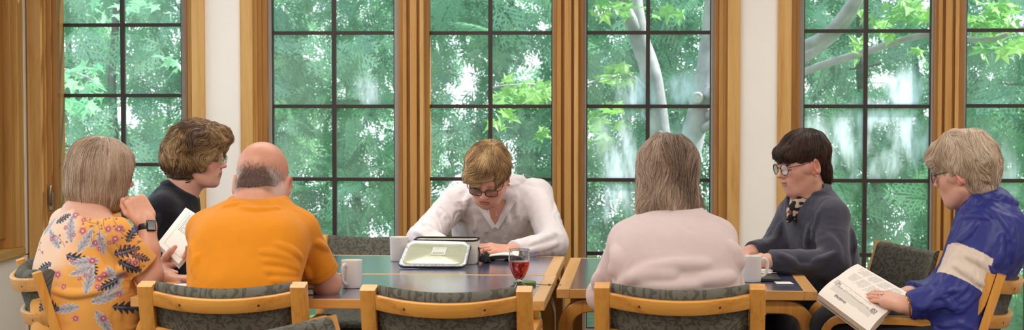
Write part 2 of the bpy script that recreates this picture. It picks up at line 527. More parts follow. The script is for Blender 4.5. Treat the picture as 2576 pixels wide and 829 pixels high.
def scatter(templates, pos, fwd, nrm, size, rng):
    """templates placed at pos with x->fwd, z->nrm"""
    Vs, Cs = [], []
    which = rng.integers(0, len(templates), len(pos))
    for k, T in enumerate(templates):
        ix = np.where(which == k)[0]
        if not len(ix): continue
        f = fwd[ix]; f /= np.linalg.norm(f, axis=1, keepdims=True)
        n = nrm[ix] - f * np.sum(nrm[ix] * f, 1, keepdims=True)
        n /= np.linalg.norm(n, axis=1, keepdims=True) + 1e-9
        s = np.cross(n, f)
        R = np.stack([f, s, n], 1)                     # (m,3,3)
        P = np.einsum('vi,mij->mvj', T, R) * size[ix][:, None, None] + pos[ix][:, None, :]
        Vs.append(P.reshape(-1, 3))
        c = np.repeat(np.clip(rng.normal(.45, .22, len(ix)), 0, 1), len(T)) + rng.normal(0, .05, len(ix) * len(T))
        Cs.append(np.stack([np.clip(c, 0, 1)] * 3, 1))
    return np.concatenate(Vs), np.concatenate(Cs)

def cedar(x, y, h, r0, n, label, seed):
    rng = np.random.default_rng(seed)
    t = empty('cedar_tree', (x, y, -.1), label=label, cat='tree', group='cedar trees outside the windows')
    z = rng.uniform(.05, 1, n) ** 1.0 * h
    ang = rng.uniform(0, 2 * PI, n)
    rr = r0 * (1 - z / h) ** .6 * rng.uniform(.35, 1.0, n) ** .7
    pos = np.stack([rr * np.cos(ang), rr * np.sin(ang), z], 1)
    out = np.stack([np.cos(ang), np.sin(ang), np.zeros(n)], 1)
    fwd = out * rng.uniform(.1, .8, n)[:, None] + rng.normal(0, .55, (n, 3)); fwd[:, 2] += rng.normal(-.25, .45, n)
    nrm = np.stack([rng.normal(0, .45, n), rng.normal(0, .45, n), np.full(n, .55)], 1) + out * rng.uniform(.3, 1.3, n)[:, None]
    size = rng.uniform(.17, .36, n)
    pos -= fwd / np.linalg.norm(fwd, axis=1, keepdims=True) * size[:, None] * .4
    V, C = scatter(SPRAYS, pos, fwd, nrm, size, rng)
    fast_mesh('foliage', V, np.arange(len(V)).reshape(-1, 4), m_cedar, t, False, C)
    tr = MB()
    lean = rng.normal(0, .08, 2)
    pts = [(lean[0] * k * .3 + .04 * math.sin(k * 1.7 + seed), lean[1] * k * .3, k * h / 8) for k in range(9)]
    tr.tube(pts, .034, 8, scales=[1.25 - k * .14 for k in range(9)])
    tr.build('trunk', m_bark, t, smooth=True)
    for k in range(7):
        zz = rng.uniform(.1, .75) * h; a = rng.uniform(0, 2 * PI); L = r0 * (1 - zz / h) ** .6 * rng.uniform(.5, .9)
        p0 = np.array([0, 0, zz]); p2 = p0 + np.array([math.cos(a) * L, math.sin(a) * L, rng.uniform(-.1, .35)])
        MB().tube(bez(p0, (p0 + p2) / 2 + np.array([0, 0, -.1]), p2, 6), .009, 5, scales=[1.3, 1.1, .9, .7, .5, .3]).build('bough', m_bark, t, smooth=True)
    return t

TREES = True
cedar_spots = [(-4.6, 12.6), (-3.55, 11.9), (-2.5, 12.3), (-1.45, 11.8), (-.45, 12.2), (.6, 11.9), (1.6, 12.5), (2.6, 12.0), (3.6, 12.3), (4.7, 12.7)]
for i, (x, y) in enumerate(cedar_spots if TREES else []):
    cedar(x, y, 4.2, 1.0, 510, 'green cedar tree beyond the windows, %s' % [
        'outside the side window at far left', 'behind the left part of the leftmost window', 'behind the left window and the cream wall strip',
        'behind the head of the balding man', 'just left of the post beside the white-shirted woman', 'behind the middle window',
        'behind the grey maple trunks', 'behind the right-hand cream wall strip', 'behind the window by the dark-haired person', 'behind the rightmost window'][i], 100 + i)
back = ['at the far left', 'behind the curly-haired person', 'seen through the second window', 'behind the left post', 'behind the person in white', 'behind the right post', 'beyond the grey maple trunks', 'behind the dark-haired person', 'at the far right']
for i in range(9 if TREES else 0):
    cedar(-4.6 + 1.12 * i, 14.2 + .35 * (i % 2), 4.6, 1.1, 480, 'darker cedar tree in the second row outside, %s' % back[i], 300 + i)

# maples: leaf with five pointed lobes
def maple_leaf(rng):
    ang = [-150, -118, -95, -62, -48, -28, 0, 28, 48, 62, 95, 118, 150]
    rad = [.28, .62, .34, .92, .52, .5, 1.12, .5, .52, .92, .34, .62, .28]
    pts = [np.array([.0, 0, 0])] + [np.array([r * math.cos(math.radians(a)) + .1, r * math.sin(math.radians(a)), -.12 * r * r + rng.normal(0, .03)]) for a, r in zip(ang, rad)]
    V = []
    for k in range(1, 13, 1):
        V += [pts[0], pts[k], (pts[k] + pts[k + 1]) / 2, pts[k + 1]]
    return np.array(V)
MAPLES = [maple_leaf(RNG) for _ in range(4)]

def leaves_at(clusters, name, mat, parent, origin, seed, size=(.05, .085)):
    """clusters: (px, py, Y, spread_x_px, spread_y_px, count)"""
    rng = np.random.default_rng(seed)
    P = []
    for (px, py, Y, sx, sy, n) in clusters:
        for k in range(n):
            P.append(W(px + rng.uniform(-sx, sx), py + rng.uniform(-sy, sy), Y + rng.uniform(-.25, .25)) - origin)
    P = np.array(P); n = len(P)
    fwd = np.stack([rng.normal(0, 1, n), rng.normal(-.3, .6, n), rng.normal(-.45, .4, n)], 1)
    nrm = np.stack([rng.normal(0, .5, n), rng.normal(-.55, .5, n), np.ones(n)], 1)
    V, C = scatter(MAPLES, P, fwd, nrm, rng.uniform(size[0], size[1], n), rng)
    return fast_mesh(name, V, np.arange(len(V)).reshape(-1, 4), mat, parent, False, C)

def limb(mb, pts, r0, r1, origin, n=10):
    P = spline([W(*p) - origin for p in pts], 6)
    k = len(P)
    mb.tube(P, 1.0, n, scales=list(np.linspace(r0, r1, k)))

def maple(base_px, base_Y, trunk, boughs, clusters, name_label, seed, mat, knot=None):
    o = W(base_px, 500, base_Y); o[2] = -.1
    t = empty('maple_tree', o, label=name_label, cat='tree')
    tr = MB()
    for pts, r0, r1 in trunk: limb(tr, pts, r0, r1, o, 14)
    tr.build('trunk', m_mbark, t, smooth=True)
    for pts, r0, r1 in boughs:
        b = MB(); limb(b, pts, r0, r1, o); b.build('bough', m_mbark, t, smooth=True)
    if knot:
        kp = W(knot[0], knot[1], base_Y - .10) - o
        MB().lathe([(0, -.05), (.036, -.05), (.034, -.01), (.030, .004), (.024, .006), (.018, .001), (.010, .004), (0, .004)], 20, kp, np.array(Matrix.Rotation(math.radians(90), 3, 'X'))).build('knot', plain('cut_knot', (206, 198, 194), .8, .2, var=.2, vs=40), t, smooth='auto')
    if clusters: leaves_at(clusters, 'foliage', mat, t, o, seed)
    return t
maple(1700, 10.9, [([(1720, 1010, 10.9), (1690, 620, 10.9), (1668, 420, 10.9), (1640, 200, 10.9), (1605, 80, 10.9), (1590, -60, 10.9), (1600, -300, 11.0)], .078, .05)],
      [([(1606, 90, 10.9), (1570, 20, 10.8), (1530, -60, 10.7), (1480, -200, 10.6)], .045, .03), ([(1650, 260, 10.9), (1590, 190, 10.7), (1530, 195, 10.5), (1440, 220, 10.3)], .010, .005)],
      [(1530, 22, 10.6, 50, 20, 16), (1670, 30, 10.6, 50, 14, 10), (1530, 185, 10.5, 66, 22, 18), (1520, 290, 10.4, 40, 30, 12), (1590, -120, 10.6, 260, 90, 120)],
      'grey maple trunk leaning left, seen through the fourth window', 21, m_maple)
maple(1745, 10.7, [([(1705, 1010, 10.7), (1712, 560, 10.7), (1730, 400, 10.7), (1765, 250, 10.75), (1788, 100, 10.8), (1800, -60, 10.8), (1815, -260, 10.9)], .085, .05)],
      [([(1762, 250, 10.75), (1850, 215, 10.5), (2020, 140, 10.2), (2130, 40, 10.0), (2180, -90, 9.9)], .055, .04),
       ([(1770, 300, 10.75), (1880, 230, 10.4), (2000, 130, 10.1), (2090, 75, 9.9), (2200, -70, 9.8)], .035, .028),
       ([(1760, 330, 10.7), (1900, 240, 10.4), (2030, 178, 10.1), (2180, 130, 9.9), (2330, 88, 9.8), (2480, 100, 9.7), (2600, 60, 9.7)], .026, .013),
       ([(1722, 480, 10.7), (1700, 380, 10.65), (1660, 330, 10.6)], .02, .008)],
      [(2200, 60, 10.0, 60, 40, 10), (2280, 24, 9.9, 60, 28, 24), (2510, 40, 9.7, 70, 34, 46), (2520, 110, 9.7, 60, 24, 22), (2140, 122, 10.0, 30, 12, 4), (2320, 130, 9.9, 20, 8, 3), (2300, -140, 9.9, 330, 90, 130)],
      'thick grey maple trunk with a cut knot, right of the leaning trunk', 22, m_maple, knot=(1755, 246))
maple(1440, 10.2, [([(1440, 1030, 10.2), (1436, 500, 10.2), (1430, 200, 10.2), (1430, -200, 10.2)], .028, .018)],
      [([(1432, 250, 10.2), (1360, 215, 10.1), (1270, 215, 10.0), (1225, 225, 10.0)], .008, .004)],
      [(1330, 222, 10.0, 66, 20, 40), (1310, 248, 9.9, 76, 10, 16), (1262, 295, 9.9, 26, 32, 12), (1375, 320, 9.9, 20, 30, 7), (1500, 330, 9.9, 28, 40, 9)],
      'young maple with bright leaves behind the post between middle windows', 23, m_maple)
maple(60, 10.4, [([(60, 1030, 10.4), (50, 500, 10.4), (40, 100, 10.4), (40, -200, 10.4)], .03, .02)],
      [([(45, 200, 10.4), (130, 170, 10.2), (210, 190, 10.0), (260, 220, 10.0)], .009, .004)],
      [(205, 190, 10.0, 45, 28, 22), (200, 262, 9.9, 45, 14, 12), (240, 225, 9.9, 28, 18, 6), (330, 20, 10.2, 120, 20, 14), (420, 160, 10.2, 40, 20, 6)],
      'young maple with broad pale leaves outside the leftmost window', 24, m_maple2)

m_lawn = plain('lawn', (96, 140, 84), 0.9, 0.2, var=.4, vs=9, bump=.6, bs=120)
gv = MB()
nx, ny = 30, 18
gx = np.linspace(-16, 16, nx); gy = np.linspace(YW + .45, 22, ny)
vv = [(x, y, -.12 - max(0, y - 15) ** 1.6 * .16 + .03 * math.sin(x * 2.3 + y)) for y in gy for x in gx]
gv.add(vv, [(j * nx + i, j * nx + i + 1, (j + 1) * nx + i + 1, (j + 1) * nx + i) for j in range(ny - 1) for i in range(nx - 1)])
struct('ground', gv, m_lawn)
# ================================================================== FURNITURE
m_beech = wood('beech_frame', (228, 164, 74), (192, 124, 44), 'Z', 0.36, .7, .5, .15)
m_beechx = wood('beech_rail', (228, 164, 74), (192, 124, 44), 'X', 0.36, .7, .5, .15)
m_edge = wood('beech_table_edge', (222, 166, 92), (194, 132, 62), 'X', 0.36, .7, .5, .15)
m_edgey = wood('beech_table_end', (224, 172, 104), (196, 138, 70), 'Y', 0.36, .7, .5, .15)
m_screw = plain('dark_screw', (70, 60, 50), 0.4, 0.5, 0.7)
m_lino = plain('dark_blue_linoleum', (80, 86, 120), 0.2, 1.0, var=.05, vs=8, IOR=1.6, Coat_Weight=1.0, Coat_IOR=1.9, Coat_Roughness=.17)

def fabric_mat(name, base, leaf, hi):
    t = NT(name)
    tc = t.coords('Object')
    sp = t.n('ShaderNodeSeparateXYZ'); t.l(tc, sp.inputs[0])
    yy = t.math('SUBTRACT', sp.outputs[2], sp.outputs[1])
    cb = t.n('ShaderNodeCombineXYZ'); t.l(sp.outputs[0], cb.inputs[0]); t.l(yy, cb.inputs[1])
    weave = t.noise(cb.outputs[0], 700, 2)
    mask = None
    for (sc, off, a, b_) in ((30, 0.0, .56, .13), (34, 5.3, .5, .11), (38, 9.1, .42, .10)):
        vo = t.n('ShaderNodeTexVoronoi', voronoi_dimensions='2D', feature='F1')
        vo.inputs['Scale'].default_value = sc
        ofs = t.vmath('ADD', cb.outputs[0], (off, off * .7, 0)).outputs[0]
        t.l(ofs, vo.inputs['Vector'])
        d = t.vmath('SUBTRACT', t.vmath('MULTIPLY', ofs, (sc, sc, 0)).outputs[0], t.vmath('MULTIPLY', vo.outputs['Position'], (sc, sc, 0)).outputs[0]).outputs[0]
        rc = t.n('ShaderNodeSeparateColor'); t.l(vo.outputs['Color'], rc.inputs[0])
        ang = t.math('MULTIPLY', rc.outputs[0], 6.283)
        vr = t.n('ShaderNodeVectorRotate', rotation_type='Z_AXIS'); t.l(d, vr.inputs['Vector']); t.l(ang, vr.inputs['Angle'])
        s2 = t.n('ShaderNodeSeparateXYZ'); t.l(vr.outputs[0], s2.inputs[0])
        u = t.math('DIVIDE', s2.outputs[0], a)
        bend = t.math('SUBTRACT', s2.outputs[1], t.math('MULTIPLY', t.math('MULTIPLY', s2.outputs[0], s2.outputs[0]), .35))
        wd = t.math('MULTIPLY', t.math('SUBTRACT', 1.0, t.math('MULTIPLY', u, u)), b_)
        inside = t.math('LESS_THAN', t.math('ABSOLUTE', bend), wd)
        mask = inside if mask is None else t.math('MAXIMUM', mask, inside)
    big = t.noise(cb.outputs[0], 9, 3)
    b0 = t.ramp(big, [(.3, rgba(base)), (.7, rgba(hi))])
    col = t.mix(mask, b0, rgba(leaf))
    col = t.mix(t.math('MULTIPLY', weave, .35), col, (0, 0, 0, 1))
    t.bsdf(col, .9, .15, bump=weave, bstr=.25, bdist=.0006)
    return t.m
m_fab = fabric_mat('leaf_woven_fabric', (108, 106, 97), (88, 87, 78), (120, 118, 108))

CH_W, LEAN, PT = .265, math.radians(17), .82
def post_pt(z, off=0.0):
    """centre line of the leaning back at height z; off = distance in front of it"""
    k = max(0, z - .42)
    return np.array([0, -.20 - k * math.tan(LEAN) + off * math.cos(LEAN), z + off * math.sin(LEAN)])
BN = np.array([0, -math.cos(LEAN), -math.sin(LEAN)])     # backward normal of the back
BU = np.array([0, -math.sin(LEAN), math.cos(LEAN)])

def make_chair():
    root = empty('armchair')
    for sx in (-1, 1):
        x = sx * (CH_W - .024)
        pts = [(x, -.245, 0), (x, -.205, .30), (x, -.20, .42)] + [post_pt(z) + (x, 0, 0) for z in (.47, .55, .65, .75, PT)]
        MB().sweep(pts, rrect(.048, .030, .004, 2), up=(0, 1, 0)).build('leg', m_beech, root, bevel=0, smooth='auto')
    for sx in (-1, 1):
        x = sx * (CH_W - .024)
        a = [post_pt(PT - .005, .031) + (x, 0, 0), post_pt(.74, .031) + (x, 0, 0)]
        c = post_pt(.70, .031)
        bend = bez(post_pt(.735, .031) + (x, 0, 0), (x, post_pt(.65, .031)[1], .652), (x, -.135, .652), 9)
        front = bez((x, .19, .652), (x, .262, .652), (x, .262, .56), 9)
        pts = a[:1] + list(bend) + [(x, 0, .655)] + list(front) + [(x, .262, .3), (x, .262, 0)]
        MB().sweep(pts, rrect(.048, .028, .004, 2), up=(sx * 0.0, .3, .95)).build('arm', m_beech, root, smooth='auto')
    def arc(zc, n=17, bulge=.062, half=CH_W - .045, off=.0):
        out = []
        for u in np.linspace(-1, 1, n):
            out.append(post_pt(zc) + BN * (bulge * (1 - u * u) + off) + np.array([u * half, 0, 0]))
        return out
    for zc, hh, nm in ((.778, .046, 'top_rail'), (.661, .046, 'lower_rail')):
        r = MB().sweep(arc(zc), rrect(.020, hh, .004, 2), up=BU).build(nm, m_beechx, root, smooth='auto')
        for u in (-.56, .56):
            p = post_pt(zc) + BN * (.062 * (1 - u * u) + .0095) + np.array([u * (CH_W - .045), 0, 0])
            Mx = Matrix.Rotation(math.radians(90) , 3, 'X') 
            MB().lathe([(.0045, -.002), (.0045, .0012), (.003, .0016)], 10, p, np.array(Mx)).build('screw', m_screw, r, smooth='auto')
    # back cushion, rounded along the top and following the rails
    prof = rrect(.052, .36, .025, 5)
    V = []; nu = 21
    for u in np.linspace(-1, 1, nu):
        half = CH_W - .05
        e = 1 - .10 * abs(u) ** 8
        base = post_pt(.645) + BN * (.062 * (1 - u * u) - .038) + np.array([u * half, 0, 0])
        for (a, b) in prof: V.append(base + BN * a * e + BU * (b * (1 - .015 * abs(u) ** 6) + .0))
    k = len(prof)
    F = [(i * k + c, i * k + (c + 1) % k, (i + 1) * k + (c + 1) % k, (i + 1) * k + c) for i in range(nu - 1) for c in range(k)]
    F += [tuple(range(k))[::-1], tuple((nu - 1) * k + c for c in range(k))]
    MB().add(V, F).build('backrest', m_fab, root, smooth='auto')
    sm = MB(); sm.box((-.215, -.19, .415), (.215, .25, .475)); sm.build('seat', m_fab, root, bevel=.024, seg=4)
    sf = MB(); sf.box((-.235, -.20, .365), (.235, -.175, .413)); sf.box((-.235, .215, .365), (.235, .245, .413)); sf.box((-.235, -.2, .365), (-.212, .245, .413)); sf.box((.212, -.2, .365), (.235, .245, .413))
    sf.build('seat_frame', m_beechx, root, bevel=.003)
    return root

CHAIR0 = make_chair()
chair_used = [False]; LAST = [None]
def place_chair(label, theta, top=None, at=None, u=0.0, group='armchairs around the tables'):
    """theta: direction the chair faces (degrees). top: room point of the post tops (u=-1 left post .. 1 right post)"""
    o = CHAIR0 if not chair_used[0] else copy_tree(CHAIR0)
    chair_used[0] = True
    rz = math.radians(theta - 90)
    o.rotation_euler = (0, 0, rz)
    if top is not None:
        l = post_pt(PT) + np.array([u * (CH_W - .024), 0, 0])
        R = np.array(Matrix.Rotation(rz, 3, 'Z'))
        d = np.asarray(top) - R @ l
        o.location = (d[0], d[1], 0)
    else: o.location = (at[0], at[1], 0)
    tag(o, label, 'chair', group); LAST[0] = o
    return o
def atz(px, py, z):
    return G(px, py, z)
ZT = PT
place_chair('beech armchair with leafy grey cushion behind the balding man in orange', 91.5, top=(atz(366, 714, ZT) + atz(750, 720, ZT)) / 2)
place_chair('empty beech armchair in the front centre, its curved rail before the glass of red drink', 90, top=(atz(920, 727, ZT) + atz(1322, 727, ZT)) / 2)
place_chair('beech armchair with leafy grey cushion behind the woman in the pale pink sweater', 89, top=(atz(1513, 723, ZT) + atz(1905, 720, ZT)) / 2)
CH_A = place_chair('beech armchair at far left with pale curved rails, behind the floral top', 26, top=atz(92, 684, ZT), u=1)
for ch in [c for c in bpy.data.objects if c.parent == CH_A and c.name.startswith('arm')]:
    bpy.data.objects.remove(ch)
for sx in (-1, 1):
    MB().sweep([(sx * .215, .215, .40), (sx * .218, .222, .2), (sx * .22, .23, 0)], rrect(.040, .036, .004, 2), up=(0, 1, 0)).build('leg', m_beech, CH_A, smooth='auto')
CH_G = place_chair('beech armchair at far right holding the person in the blue jacket', 166, top=atz(2520, 690, ZT), u=-1)
place_chair('empty beech armchair by the window, leafy backrest showing between book and blue jacket', 202, top=(atz(2266, 610, ZT) + atz(2364, 632, ZT)) / 2)
place_chair('empty beech armchair pushed in on the window side beside the white-shirted woman', -90, top=None, at=(0, 0)); CH_E = LAST[0]
CH_E.scale = (.92, .92, .92)
pm = (atz(808, 592, ZT * .92) + atz(1068, 593, ZT * .92)) / 2; CH_E.location = (pm[0], pm[1] + post_pt(PT)[1] * .92, 0)
CH_D = place_chair('beech armchair under the woman in the white shirt', -90, top=np.array([W(1212, 590, 8.02)[0], 8.10, ZT]))
place_chair('empty armchair in the near foreground, only its backrest corner showing at the bottom', -22, top=atz(800, 797, ZT), u=-1)

# ---- tables
def make_table(name, x0, x1, y0, y1, label, group='beech tables with dark blue tops', apron=False):
    cx, cy = (x0 + x1) / 2, (y0 + y1) / 2
    hx, hy = (x1 - x0) / 2, (y1 - y0) / 2
    t = empty(name, (cx, cy, 0), label=label, cat='table', group=group)
    zt, th, e, f = .73, .032, .046, .012
    MB().box((-hx + e, -hy + f, zt - th + .004), (hx - e, hy - f, zt)).build('tabletop', m_lino, t)
    MB().box((-hx, -hy, zt - th), (-hx + e, hy, zt + .0008)).build('end_lipping', m_edgey, t, bevel=.002)
    MB().box((hx - e, -hy, zt - th), (hx, hy, zt + .0008)).build('end_lipping', m_edgey, t, bevel=.002)
    MB().box((-hx + e, -hy, zt - th), (hx - e, -hy + f, zt + .0008)).build('edge_lipping', m_edge, t, bevel=.002)
    MB().box((-hx + e, hy - f, zt - th), (hx - e, hy, zt + .0008)).build('edge_lipping', m_edge, t, bevel=.002)
    if apron: MB().box((-hx + .14, -hy + .10, .655), (hx - .14, -hy + .122, zt - th)).box((-hx + .14, hy - .122, .655), (hx - .14, hy - .10, zt - th)).build('apron', wood('beech_apron', (150, 92, 42), (116, 66, 28), 'X', .5), t, bevel=.002)
    for sx in (-1, 1):
        for sy in (-1, 1):
            xo = sx * (hx - .028); y = sy * (hy - .055)
            R = .10
            pts = [(xo, y, 0), (xo, y, .3), (xo, y, zt - th - .026 - R)] + list(bez((xo, y, zt - th - .026 - R), (xo, y, zt - th - .026), (xo - sx * R, y, zt - th - .026), 10)[1:]) + [(xo - sx * (R + .12), y, zt - th - .026), (xo - sx * (R + .22), y, zt - th - .020)]
            MB().sweep(pts, rrect(.060, .050, .006, 3), up=(0, 0, 1) if False else (sx * .3, .0, .1)).build('leg', m_beech, t, smooth='auto')
    return t
a = G(316, 752, .73); b = G(1372, 752, .73)
TN0 = (a[1] + b[1]) / 2
TX0, TX1 = G(316, 752, .73)[0], b[0]
TN1 = G(1380, 692, .73)[1]
c = G(1399.6, 693, .73)
TF1 = G(1150, 642.5, .73)[1]
make_table('reading_table', TX0, TX1, TN0, TN1 - .004, 'beech table with dark blue top, nearest, under the orange-shirted man')
make_table('reading_table', TX0 + c[0] - G(1403, 692, .73)[0], TX1 + c[0] - G(1403, 692, .73)[0], TN1 + .004, TF1, 'beech table with dark blue top on the window side, holding the silver lunch bag')
d0 = G(1395, 726, .73); d1 = G(2057, 733, .73)
make_table('reading_table', TX1 + .022, d1[0], (d0[1] + d1[1]) / 2, G(1460, 648, .73)[1], 'beech table with dark blue top at right, under the black notebook', apron=True)
print('TABLES', TX0, TX1, TN0, TN1, TF1, d0, d1)

# ================================================================== TABLE THINGS
m_china = plain('white_china', (236, 230, 224), 0.25, 0.5, var=.01)
m_white = plain('white_paper', (240, 238, 234), 0.8, 0.2, var=.01)
m_black = plain('black_nylon', (20, 20, 24), 0.6, 0.4, var=.1)
m_blackp = plain('black_plastic', (22, 22, 25), 0.35, 0.5, var=.05)

def mug(px, py, label, hang, r=.0375, h=.098):
    o = G(px, py, .73)
    t = empty('coffee_mug', (o[0], o[1], .7312), math.radians(hang), label, 'mug', 'white china mugs')
    pr = [(.0, .003), (r * .74, .003), (r * .78, 0), (r * .86, .0), (r * .90, .004), (r * .92, .012), (r * .95, .05), (r * .975, h * .85), (r * 1.0, h - .003), (r * .985, h), (r * .955, h - .002), (r * .90, h * .8), (r * .86, .03), (r * .78, .010), (0, .008)]
    MB().lathe(pr, 48).build('body', m_china, t, smooth='auto')
    pts = spline([(r * .93, 0, h * .80), (r * 1.35, 0, h * .86), (r * 1.72, 0, h * .74), (r * 1.72, 0, h * .48), (r * 1.48, 0, h * .25), (r * .92, 0, h * .15)], 6)
    a = np.linspace(0, 2 * PI, 12, endpoint=False)
    MB().sweep(pts, np.c_[np.cos(a) * .0065, np.sin(a) * .0042], up=(0, 1, 0.01), cap=True).build('handle', m_china, t, smooth=True)
    return t
mug(885, 723, 'white china mug with its handle to the front, beside the orange-shirted man\'s elbow', -112)
mug(1004, 656, 'white china mug half behind the silver lunch bag', 60, r=.039)
mug(1889, 708, 'white china mug with handle at its right, beside the pink sweater', 28, r=.040, h=.094)

# glass goblet
def glass_bsdf(name, col=(1, 1, 1), rough=0.0, ior=1.45):
    t = NT(name)
    b = t.n('ShaderNodeBsdfPrincipled')
    b.inputs['Base Color'].default_value = (*col, 1); b.inputs['Roughness'].default_value = rough
    b.inputs['Transmission Weight'].default_value = 1.0; b.inputs['IOR'].default_value = ior
    t.l(b.outputs[0], t.out.inputs[0]); return t.m
o = G(1306, 721, .73)
gl = empty('goblet', (o[0], o[1], .7312), label='stemmed water glass half full of red drink', cat='glass')
S = .0373
outer = [(0, 0), (.030, 0), (.033, .0015), (.030, .004), (.016, .010), (.0105, .016), (.0095, .021), (.0135, .027), (.0185, .034), (.0255, .047), (.033, .064), (.0372, .082), (.0378, .098), (.0370, .115), (.0363, .1305), (.0362, .1325), (.0358, .1334)]
inner = [(.0354, .1334), (.0352, .1325), (.0352, .1305), (.0360, .115), (.0367, .098), (.0360, .082), (.0318, .065), (.024, .048), (.016, .036), (.008, .032), (0, .031)]
MB().lathe(outer + inner, 48).build('bowl', glass_bsdf('clear_glass'), gl, smooth=True)
m_tea = glass_bsdf('red_tea', (.50, .025, .012), 0, 1.33)
liq = [(0, .0306), (.0085, .0316), (.0163, .0358), (.0243, .0478), (.0320, .0648), (.0362, .0818), (.03655, .0900), (0, .0900)]
MB().lathe(liq, 48).build('drink', m_tea, gl, smooth='auto', label='clear red drink')

o = G(1319, 718, .73)
cs = empty('coaster', (o[0], o[1] + .02, .7312), label='round green tin lid with a thin cord, beside the goblet', cat='tin lid')
MB().lathe([(0, 0), (.040, 0), (.041, .002), (.041, .011), (.039, .0125), (.036, .0115), (0, .011)], 40).build('lid', plain('green_tin', (104, 128, 62), .45, .5, var=.2, vs=30), cs, smooth='auto')
MB().tube([(.041, 0, .003), (.065, -.012, .002), (.085, -.010, .002), (.108, -.014, .0025), (.132, -.012, .002)], .0012, 6).tube([(.084, -.010, .002), (.094, -.011, .003)], .003, 6).build('cord', plain('tan_cord', (120, 100, 60), .8), cs, smooth=True)

# silver lunch bag with its lid hanging open towards the camera
m_foil = None
t = NT('silver_foil_lining')
n1 = t.noise(t.coords('Object'), 26, 4, .6); n2 = t.noise(t.coords('Object', (1, 1, 1)), 140, 2)
bmp = t.math('ADD', n1, t.math('MULTIPLY', n2, .12))
t.bsdf(rgba((180, 184, 158)), .3, .6, .4, bump=bmp, bstr=.3, bdist=.005)
m_foil = t.m
m_canvas = plain('cream_canvas', (226, 220, 208), .85, .2, var=.05, vs=60, bump=.3, bs=500)
pTL, pTR, pBR, pBL = W(1026, 608, 7.06), W(1186, 612, 7.06), W(1172, 681, 6.905), W(1000, 679, 6.905)
o = (pTL + pTR + pBL + pBR) / 4; o[2] = .7312; 
bag = empty('lunch_bag', o, label='silver foil lined lunch bag with its lid hanging open', cat='lunch bag')
P = [np.asarray(q) - o for q in (pTL, pTR, pBR, pBL)]
P[2][2] = max(P[2][2], .006); P[3][2] = max(P[3][2], .006)
nl = unit(np.cross(P[1] - P[0], P[3] - P[0])); nl = nl if nl[1] < 0 else -nl
def lid_pt(u, v, h=0):
    return (P[0] * (1 - u) + P[1] * u) * (1 - v) + (P[3] * (1 - u) + P[2] * u) * v + nl * h
def rr_uv(n=9, r=.16, asp=.62):
    out = []
    for (cx, cy, a0) in ((1 - r * asp, r, -PI / 2), (1 - r * asp, 1 - r, 0), (r * asp, 1 - r, PI / 2), (r * asp, r, PI)):
        for k in range(n):
            a = a0 + PI / 2 * k / (n - 1)
            out.append((cx + r * asp * math.cos(a), cy + r * math.sin(a)))
    return out
ring = rr_uv()
V = []; rings = [(1.0, -.006), (1.0, .004), (.965, .010), (.90, .004), (.80, .0055), (.5, .010), (.2, .012)]
for s, hgt in rings:
    for (u, v) in ring: V.append(lid_pt(.5 + (u - .5) * s, .5 + (v - .5) * s, hgt))
V.append(lid_pt(.5, .5, .012)); k = len(ring)
Fq = [(i * k + c, i * k + (c + 1) % k, (i + 1) * k + (c + 1) % k, (i + 1) * k + c) for i in range(len(rings) - 1) for c in range(k)]
Fq += [((len(rings) - 1) * k + c, (len(rings) - 1) * k + (c + 1) % k, len(V) - 1) for c in range(k)]
Fq.append(tuple(range(k))[::-1])
lmb = MB().add(V, Fq)
lmb.mi = [1 if (i < 3 * k or i == len(Fq) - 1) else 0 for i in range(len(Fq))]
t = NT('silver_foil_edge')
bmp = t.noise(t.coords('Object'), 60, 4, .65)
t.bsdf(rgba((214, 214, 220)), .24, .6, .85, bump=bmp, bstr=.5, bdist=.006)
lid = lmb.build('lid', [m_foil, t.m], bag, smooth=True)
MB().tube([lid_pt(u, v, -.001) for u, v in ring], .0026, 8, closed=True).build('piping', m_black, lid, smooth=True)
lb = MB()
c00, c10, c11, c01 = lid_pt(.44, .30, .0135), lid_pt(.655, .30, .0135), lid_pt(.655, .62, .0135), lid_pt(.44, .62, .0135)
lb.add([c00, c10, c11, c01, c00 - nl * .003, c10 - nl * .003, c11 - nl * .003, c01 - nl * .003], [(0, 1, 2, 3), (4, 7, 6, 5), (0, 4, 5, 1), (1, 5, 6, 2), (2, 6, 7, 3), (3, 7, 4, 0)])
lbo = lb.build('sewn_label', plain('pale_label', (204, 206, 192), .6), lid)
mk = MB()
def lab(u0, v0, u1, v1):
    q = [lid_pt(.44 + .215 * u, .30 + .32 * v, .0139) for u, v in ((u0, v0), (u1, v0), (u1, v1), (u0, v1))]
    mk.add(q + [p - nl * .001 for p in q], [(0, 1, 2, 3), (4, 7, 6, 5), (0, 4, 5, 1), (1, 5, 6, 2), (2, 6, 7, 3), (3, 7, 4, 0)])
for i in range(10):
    x = .14 + i * .074
    lab(x, .72, x + .016, .84); lab(x, .72 if i % 2 else .81, x + .045, .75 if i % 2 else .84)
    if i % 3 == 0: lab(x + .032, .72, x + .046, .84)
lab(.18, .12, .9, .135)
mk.build('label_print', m_blackp, lbo)
